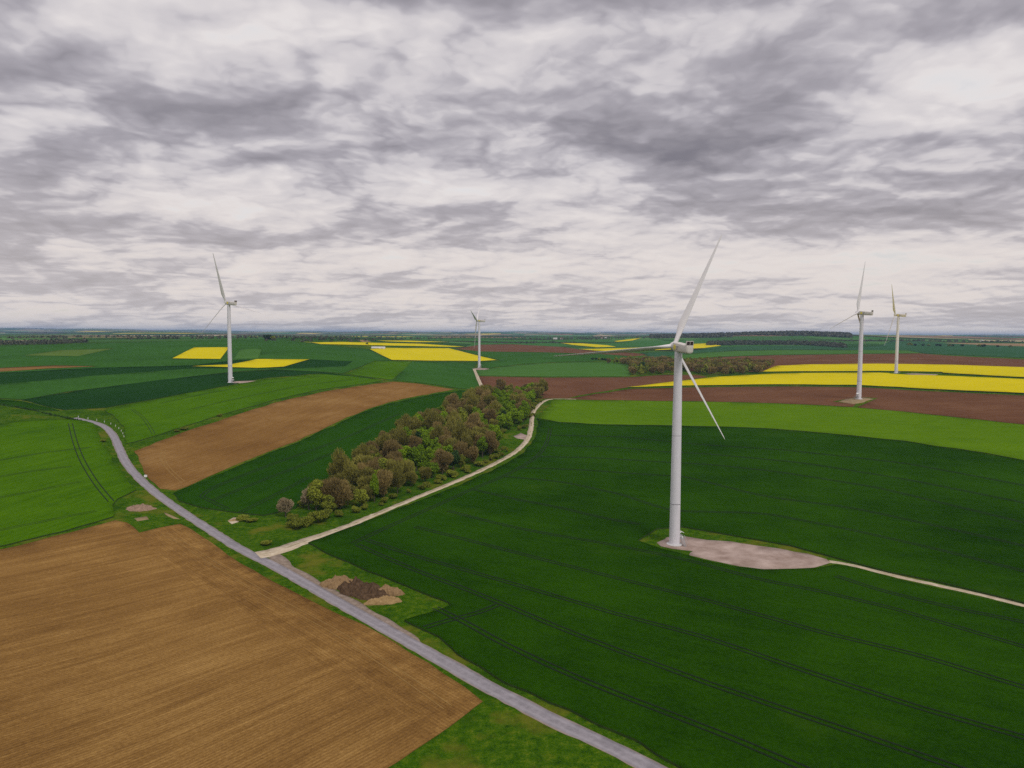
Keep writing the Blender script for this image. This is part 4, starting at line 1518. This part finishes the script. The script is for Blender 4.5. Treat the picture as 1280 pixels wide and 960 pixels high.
shrubs = [
    ((372, 660), 1.15, 1.05, 'large yellow green shrub beside the junction end of the chalk track'),
    ((384, 658), 0.95, .95, 'round yellow green shrub touching the largest one'),
    ((398, 653), 1.1, 1.3, 'brownish green shrub behind the pair of yellow green ones'),
    ((406, 648), .9, 1.1, 'dark shrub right of the brownish green one'),
    ((365, 651), .7, .8, 'small shrub under the greyish bare round tree'),
    ((445, 641), .55, .8, 'small light green shrub at the track edge under the grove'),
    ((456, 637), .5, .6, 'tiny shrub at the track edge near the bright green column'),
    ((303, 650), .95, .45, 'low dark bush beside the pale chalk patch'),
    ((313, 652), .8, .4, 'flat dark bush right of the one beside the chalk patch'),
    ((331, 681), .75, .45, 'low bush on the verge just above the track junction'),
    ((633.5, 565), .32, .85, 'lone little tree like bush on the grass clearing'),
    ((566, 596), 1.0, 1.0, 'pale green shrub at the foot of the grove halfway along the track'),
    ((583, 589), .8, .9, 'greyish green shrub right of the pale one halfway along the track'),
    ((549, 601), .7, .8, 'green shrub left of the pale one halfway along the track'),
    ((600, 583), .8, .8, 'shrub at the grove corner before the clearing'),
    ((128, 552), .65, .35, 'dark scrubby bush on the verge inside the road bend'),
    ((230, 537), .8, .45, 'dark bush on the strip above the curved brown field'),
    ((222, 540), .6, .4, 'smaller bush left of the one above the curved brown field'),
    ((275, 520.5), .55, .5, 'lone bush on the upper edge of the curved brown field'),
]
for i, (px, s, sz, lab) in enumerate(shrubs):
    x, y = up1(*px)
    tree('shrub', x, y, 'shrub', s, sz, i * 2.1, lab, 'shrub', 'shrubs on the verges and along the grove', i)

# undergrowth bushes along the edge of the grove facing the track, and along its back
edge = unproj(chaikin([(430, 645), (456, 637.5), (500, 620), (540, 607), (575, 594), (606, 581), (622, 571), (628, 560), (612, 549), (628, 541), (648, 540), (658, 532), (662, 520), (667, 508), (678, 497)], 2))
back = unproj(chaikin([(372, 634), (398, 617), (438, 592), (470, 569), (528, 533), (565, 513), (605, 500)], 2))
for nm, line, stp in (('facing the track', edge, 7.5), ('facing the wheat', back, 13.0)):
    k_ = 0
    for p in resample(line, stp):
        if g.random() < .2:
            continue
        x, y = p[0] + g.gauss(0, 1.6), p[1] + g.gauss(0, 1.6)
        s = g.uniform(.38, .8)
        tree('shrub', x, y, 'shrub', s, s * g.uniform(.7, 1.5), g.random() * 6, 'low bush at the grove edge %s, %s from the near end' % (nm, ordinal(k_)), 'shrub', 'undergrowth bushes along the grove edge', k_)
        k_ += 1

# ------------------------------------------------------------------ middle wood: every tree one small object
def merged_tree(seed, mat, n=900, size=(0.6, 0.95), twig=True):
    return crown_mesh('wood_tree', seed, mat, 11, 5.6, 0.2, n, size, twig, 12)


FAR_T = [merged_tree(70 + i, M_TWIGR if i < 2 else M_TWIG, 1500, (0.7, 1.0)) for i in range(3)] + [merged_tree(75, M_LEAFO, 900, (.5, .8), False), merged_tree(76, M_LEAFD, 900, (.5, .8), False)]
wood_px = [(760, 454.5), (775, 455), (787, 458), (789, 468.5), (800, 469.5), (830, 467.5), (845, 464.5), (862, 465), (882, 470), (900, 469.5), (925, 468.5), (948, 467), (957, 463), (964, 457), (930, 455), (890, 454), (850, 455), (810, 453)]
wp_ = unproj(wood_px)
wpts = scatter(wp_, 11.5, 3, 9000)
wpts.sort(key=lambda p: math.atan2(p[0], p[1]))
print('wood trees', len(wpts), 'grove', len(items))
cols_ = {}
dists = sorted(math.hypot(*p) for p in wpts)
for i, (x, y) in enumerate(wpts[:290]):
    px, py = project(x, y, h1(x, y) + 6)
    q = g.random()
    if math.hypot(px - 803, (py - 462) * 1.2) < 9:
        vi, w = (4 if q < .5 else 3), 'green leafy'
    elif q < .80:
        vi, w = g.randrange(3), 'brown budding'
    else:
        vi, w = 3, 'olive green'
    o = bpy.data.objects.new('wood_tree', FAR_T[vi])
    col.objects.link(o)
    o.location = (x, y, h1(x, y))
    s = g.uniform(.9, 1.25)
    o.scale = (s, s, s * g.uniform(.9, 1.1))
    o.rotation_euler = (0, 0, g.random() * 6.28)
    c = cols_.get(w, 0)
    cols_[w] = c + 1
    tag(o, '%s tree in the middle wood, %s of its colour from the left' % (w, ordinal(c)), 'tree', 'trees of the middle wood behind the near turbine')

# small far bushes and trees one can tell apart
far_bushes = [((1137, 432.2), 1.6, 'clump like tree first in the hedge row right of the rightmost turbine'), ((1144, 432.4), 1.2, 'bush second in the far hedge row'), ((1154, 432.5), 1.2, 'flat bush third in the far hedge row'),
              ((1161, 432.6), .9, 'small bush fourth in the far hedge row'), ((1171, 432.6), 1.3, 'dark bush fifth in the far hedge row'), ((1175, 432.8), 1.2, 'dark bush sixth in the far hedge row'),
              ((1187, 433), 1.2, 'bush seventh in the far hedge row'), ((1191, 433), 1.1, 'bush eighth in the far hedge row'), ((1203, 433.2), 1.2, 'bush ninth in the far hedge row'), ((1224.5, 433.6), 1.3, 'bush tenth in the far hedge row'),
              ((1229.5, 433.7), 1.4, 'bush eleventh in the far hedge row'), ((1247, 434), 1.0, 'bush twelfth in the far hedge row'), ((1263, 434.2), 1.0, 'bush last in the far hedge row near the right edge'),
              ((333, 424.6), 1.9, 'left bush of the dark clump on the left hilltop'), ((337, 424.8), 2.1, 'middle bush of the dark clump on the left hilltop'), ((342, 425), 1.5, 'right bush of the dark clump on the left hilltop'),
              ((741, 449.6), .75, 'first bush of the little hedge left of the middle wood'), ((745, 449.8), .8, 'second bush of the little hedge left of the middle wood'), ((749, 450), .75, 'third bush of the little hedge left of the middle wood'),
              ((753, 450.3), .8, 'fourth bush of the little hedge left of the middle wood'), ((757, 450.8), .85, 'fifth bush of the little hedge left of the middle wood'),
              ((459, 431), .8, 'tiny dark bush at the lower edge of the crest rapeseed strip')]
for i, (px, s, lab) in enumerate(far_bushes):
    x, y = up1(*px)
    o = bpy.data.objects.new('bush', FAR_T[4] if i % 3 else FAR_T[3])
    col.objects.link(o)
    o.location = (x, y, h1(x, y) - .2)
    o.scale = (s * 1.1, s * .9, s * .6)
    o.rotation_euler = (0, 0, i)
    tag(o, lab, 'bush', 'small bushes far off in the fields')


def wood_mass(name, spots, label, tall=11, seed=1, quad=1.7, per=26):
    """a far wood that reads as one mass: many uneven crowns in one mesh"""
    gg = np.random.default_rng(seed)
    V = []
    xs = np.array(spots)
    zz = hxy(xs[:, 0], xs[:, 1])
    for (x, y), z in zip(xs, zz):
        hh = tall * gg.uniform(.75, 1.25)
        rr = hh * gg.uniform(.5, .75)
        u = rand_unit(gg, per)
        u[:, 2] = np.abs(u[:, 2])
        p = np.c_[x + u[:, 0] * rr, y + u[:, 1] * rr, z + 0.1 * hh + u[:, 2] * hh * .85]
        nr = u + rand_unit(gg, per) * .6
        nr /= np.linalg.norm(nr, axis=1)[:, None]
        t1 = np.cross(nr, rand_unit(gg, per))
        t1 /= np.linalg.norm(t1, axis=1)[:, None]
        t2 = np.cross(nr, t1)
        q = gg.uniform(.7, 1.2, per)[:, None] * quad * tall / 11
        V.append(np.stack([p - t1 * q - t2 * q * .6, p + t1 * q * .8 - t2 * q, p + t1 * q + t2 * q * .7, p - t1 * q * .7 + t2 * q], 1).reshape(-1, 3))
    V = np.concatenate(V)
    n = len(V) // 4
    me = bpy.data.meshes.new(name)
    me.vertices.add(len(V))
    me.vertices.foreach_set('co', V.ravel())
    me.loops.add(len(V))
    me.loops.foreach_set('vertex_index', np.arange(len(V), dtype=np.int32))
    me.polygons.add(n)
    me.polygons.foreach_set('loop_start', np.arange(0, len(V), 4, dtype=np.int32))
    me.polygons.foreach_set('loop_total', np.full(n, 4, dtype=np.int32))
    me.materials.append(M_DISTW)
    me.update(calc_edges=True)
    o = bpy.data.objects.new(name, me)
    col.objects.link(o)
    return tag(o, label, 'wood', kind='stuff')


def px_spots(poly, dist, seed, tries=9000):
    return scatter(unproj(poly), dist, seed, tries)


wood_mass('far_wood', px_spots([(884, 432.2), (940, 431.6), (1000, 431.6), (1030, 433), (1056, 435.3), (1054, 433), (1030, 430), (990, 429.3), (930, 429), (886, 430)], 11, 1), 'long dark flat wood behind the blue green field', 11, 1)
hillw = []
for _ in range(2600):
    px_ = g.uniform(812, 1062)
    r_ = g.uniform(3300, 4500)
    t_ = math.atan2((px_ - 640) / FPX, 1)
    x_, y_ = r_ * math.sin(t_), r_ * math.cos(t_)
    if mnoise.noise(Vector((x_ / 420, y_ / 420, 3.1))) > -0.22:
        hillw.append((x_, y_))
wood_mass('hill_wood', hillw, 'wooded hill on the right horizon', 11, 2, 3.2, 16)
lw = px_spots([(-80, 431.5), (0, 431.6), (62, 430.8), (96, 429), (110, 428.4), (110, 428), (96, 427.6), (60, 428.6), (0, 429.5), (-80, 429.5)], 10, 4)
wood_mass('left_wood', lw, 'brownish belt of trees along the left horizon', 8, 3)
far = []
for (x0, y0, x1, y1, n, w_) in [(160, 424.5, 420, 423.5, 200, 90), (300, 421, 480, 421, 170, 160), (350, 427.0, 450, 425.6, 60, 60), (625, 429.2, 700, 428.5, 70, 50), (640, 424.5, 760, 422.5, 180, 90), (740, 422.0, 812, 421.5, 160, 160),
                                (0, 423, 120, 422, 120, 150), (120, 421, 300, 421, 160, 200), (1050, 426.5, 1180, 426, 130, 60), (1180, 427.4, 1290, 427.6, 90, 60), (560, 422, 640, 422, 100, 150), (730, 424.5, 770, 424, 60, 60), (806, 422.5, 884, 422, 120, 120), (480, 423.5, 560, 423.5, 60, 60)]:
    ends = unproj([(x0, y0), (x1, y1)])
    for _ in range(int(n * 0.5)):
        t_ = g.random()
        far.append((ends[0][0] * (1 - t_) + ends[1][0] * t_ + g.gauss(0, w_ * .5), ends[0][1] * (1 - t_) + ends[1][1] * t_ + g.gauss(0, w_ * .5)))
wood_mass('distant_woods', far, 'scattered dark copses and hedges in the bluish distance', 6, 5, 2.6, 18)

# ------------------------------------------------------------------ heaps, stones, posts, sheds
def heap_mat(name, a, b_):
    return plain_noise_mat(name, a, b_, 1.1, 0.95, 0.05, 0.5, 9)


M_HDARK = heap_mat('dark_compost', (0.055, 0.033, 0.018), (0.15, 0.095, 0.055))
M_HTAN = heap_mat('tan_sandy_soil', (0.26, 0.165, 0.07), (0.42, 0.29, 0.14))
M_HPALE = heap_mat('pale_brown_soil', (0.20, 0.125, 0.060), (0.36, 0.24, 0.125))
M_STONE = heap_mat('pinkish_rubble', (0.20, 0.13, 0.09), (0.42, 0.29, 0.21))


def heap(name, pa, pb, width, height, mat, label, seed, rough=.35, ext=1.0, cat='heap', group=None):
    A_, B_ = up1(*pa), up1(*pb)
    cx, cy = (A_[0] + B_[0]) / 2, (A_[1] + B_[1]) / 2
    L = math.hypot(B_[0] - A_[0], B_[1] - A_[1]) / 2 * ext
    ang = math.atan2(B_[1] - A_[1], B_[0] - A_[0])
    nr, na = 22, 72
    v = [(0, 0, height * (1 + .0))]
    for j in range(1, nr + 1):
        t = j / nr
        for i in range(na):
            a = 2 * math.pi * i / na
            e = 1 + .3 * mnoise.noise(Vector((math.cos(a) * 1.4 + seed, math.sin(a) * 1.4, seed * 1.7))) + .16 * mnoise.noise(Vector((math.cos(a) * 5 + seed, math.sin(a) * 5, seed * 2.7)))
            x, y = L * e * t * math.cos(a), width / 2 * e * t * math.sin(a)
            ridge = (1 - t ** 2) ** .8
            n_ = mnoise.fractal(Vector((x * .35 + seed * 5, y * .35, seed)), .8, 2.0, 4) * rough * 1.5
            n2_ = mnoise.noise(Vector((x * 1.6, y * 1.6, seed * 3.3))) * .34
            z = height * ridge * (1 + n_) + (n_ * .5 + n2_) * (1 - t) ** .4 * min(1, height)
            v.append((x, y, max(z, .02) if t < 1 else -0.5))
    f = [(0, 1 + i, 1 + (i + 1) % na) for i in range(na)]
    for j in range(nr - 1):
        for i in range(na):
            a, b = 1 + j * na + i, 1 + j * na + (i + 1) % na
            f.append((a, a + na, b + na, b))
    V = np.array(v)
    # follow the slope of the ground
    ca, sa = math.cos(ang), math.sin(ang)
    wx, wy = cx + V[:, 0] * ca - V[:, 1] * sa, cy + V[:, 0] * sa + V[:, 1] * ca
    z0 = h1(cx, cy)
    V[:, 2] += hxy(wx, wy) - z0
    o = link_mesh(name, V, f, mat, smooth=True)
    o.location = (cx, cy, z0)
    o.rotation_euler = (0, 0, ang)
    return tag(o, label, cat, group)


GH = 'heaps dumped on the verge by the road'
heap('soil_heap', (404, 730), (448, 734), 8.0, 2.8, M_HPALE, 'pale brown soil heap forming the left end of the roadside dump', 1, .3, 1.05, 'heap', GH)
heap('soil_heap', (420, 733), (492, 751), 10.5, 3.2, M_HDARK, 'tall dark brown compost heap in the middle of the roadside dump', 2, .45, 1.0, 'heap', GH)
heap('soil_heap', (464, 740), (503, 743), 6.0, 2.1, M_HPALE, 'brown heap tailing off right behind the tan one', 3, .35, 1.0, 'heap', GH)
heap('soil_heap', (457, 755), (504, 751), 4.6, 1.8, M_HTAN, 'light tan sandy heap in front nearest the road', 4, .3, 1.0, 'heap', GH)
heap('rubble_heap', (161, 635), (193, 636.5), 9.5, 1.3, M_STONE, 'flat pinkish rubble heap on the grass left of the road bend', 5, .6, 1.0, 'heap')
heap('chalk_heap', (366, 654), (373, 655), 1.8, .7, M_TRACK, 'little white chalk heap in front of the near shrubs', 6, .4, 1.0, 'heap')
heap('chalk_heap', (285, 652), (303, 648), 3.0, .5, M_HTAN, 'low pale chalk heap beside the low dark bush', 8, .4, .9, 'heap')


def post_bm():
    bm = bmesh.new()
    box_bm(bm, -.09, .09, -.07, .07, -.3, 1.15, .02)
    return bm


def band_bm():
    bm = bmesh.new()
    box_bm(bm, -.095, .095, -.075, .075, .82, .98)
    return bm


PM = bm_mesh('post_body', lambda bm: box_bm(bm, -.16, .16, -.1, .1, -.3, 1.2, .02), M_WHITE)
BM_ = bm_mesh('reflector_band', lambda bm: box_bm(bm, -.163, .163, -.103, .103, .82, .98), M_SEAM)
posts = [(98, 521.7), (110, 523.7), (121, 525.8), (130.6, 528), (138.5, 530.4), (144.5, 533), (148.6, 536), (151.6, 539.4), (153.6, 542.6), (155, 546.5)]
for i, p in enumerate(posts):
    x, y = up1(*p)
    r = bpy.data.objects.new('marker_post', None)
    col.objects.link(r)
    r.location = (x, y, h1(x, y))
    lab = 'white marker post on the outside of the road bend, %s from the left' % ordinal(i)
    tag(r, lab, 'marker post', 'white marker posts around the road bend')
    child('body', PM, r)
    child('reflector_band', BM_, r)
x, y = up1(182, 598)
r = bpy.data.objects.new('roadside_sign', None)
col.objects.link(r)
r.location = (x, y, h1(x, y))
r.rotation_euler = (0, 0, R(20))
tag(r, 'small white sign facing the road beside the curved brown field', 'sign')
child('panel', bm_mesh('panel', lambda bm: box_bm(bm, -.75, .75, -.05, .05, .7, 1.9, .02), M_WHITE), r)
child('post', bm_mesh('post', lambda bm: box_bm(bm, -.06, .06, .05, .13, -.3, 1.8), M_STEEL), r)

M_WALLW = plain_noise_mat('whitewashed_wall', (0.62, 0.60, 0.56), (0.75, 0.73, 0.69), .5, .9, .1, 0)
M_ROOFR = plain_noise_mat('red_brown_tiles', (0.16, 0.07, 0.05), (0.26, 0.12, 0.08), .8, .9, .1, 0)
M_ROOFG = plain_noise_mat('grey_sheet_roof', (0.55, 0.54, 0.53), (0.66, 0.65, 0.64), .8, .6, .3, 0)
M_WIN = plain_noise_mat('dark_window_glass', (0.02, 0.025, 0.03), (0.03, 0.035, 0.04), 1, .2, .5, 0)


def house(px, L, W_, h_, rot, label, roofm, name='farmhouse', cat='house', group='houses of the far villages'):
    x, y = up1(*px)
    r = bpy.data.objects.new(name, None)
    col.objects.link(r)
    r.location = (x, y, h1(x, y))
    r.rotation_euler = (0, 0, rot)
    tag(r, label, cat, group)
    child('wall', bm_mesh('wall', lambda bm: box_bm(bm, -L / 2, L / 2, -W_ / 2, W_ / 2, -1.5, h_), M_WALLW), r)
    rh = W_ * .32
    v = [(-L / 2 - .4, -W_ / 2 - .4, h_ - .1), (L / 2 + .4, -W_ / 2 - .4, h_ - .1), (L / 2 + .4, W_ / 2 + .4, h_ - .1), (-L / 2 - .4, W_ / 2 + .4, h_ - .1), (-L / 2 - .2, 0, h_ + rh), (L / 2 + .2, 0, h_ + rh)]
    child('roof', mk('roof', v, [(0, 1, 5, 4), (2, 3, 4, 5), (0, 4, 3), (1, 2, 5), (0, 3, 2, 1)], roofm, False), r)
    for k in range(3):
        xx = -L / 2 + L * (k + .6) / 3.3
        child('window', bm_mesh('window', lambda bm: box_bm(bm, xx - .6, xx + .6, -W_ / 2 - .06, -W_ / 2 + .05, 1.0, 2.4), M_WIN), r)


house((473, 436.2), 26, 7, 2.4, .05, 'long low white shed at the upper left corner of the centre rapeseed field', M_ROOFG, 'field_shed', 'shed', None)
for i, (px, L, W_, roofm, lab) in enumerate([
        ((694, 424.2), 24, 12, M_ROOFG, 'wide white building left in the far village behind the centre'),
        ((702, 424.0), 18, 11, M_ROOFR, 'red roofed house right in the far village behind the centre'),
        ((752, 423.4), 14, 10, M_ROOFR, 'red roofed house left of the pair on the wooded rise'),
        ((757, 423.4), 16, 10, M_ROOFG, 'pale roofed house right of the pair on the wooded rise'),
        ((1227, 427.2), 30, 12, M_ROOFG, 'pale long building under the right horizon hills'),
        ((1238, 427.3), 16, 10, M_ROOFG, 'smaller pale building right of the long one at the right horizon')]):
    house(px, L * .7, W_ * .7, 4.2, .2 * i, lab, roofm)

# hedge bank along the sunken lane beyond the bend
hc = resample(chaikin(unproj([(-70, 499), (-20, 502.5), (0, 505.5), (30, 511), (62, 518.5), (84, 523.2), (100, 526.2)]), 2), 1.6)
hs = [(p[0] + g.gauss(0, .5), p[1] + g.gauss(0, .5)) for p in hc if g.random() < .9]
hd = wood_mass('hedge', hs, 'low dark hedge along the lane beyond the road bend', 1.3, 7, 2.2, 26)
hd['kind'] = 'thing'
hd['category'] = 'hedge'
hd.data.materials[0] = M_LEAFD
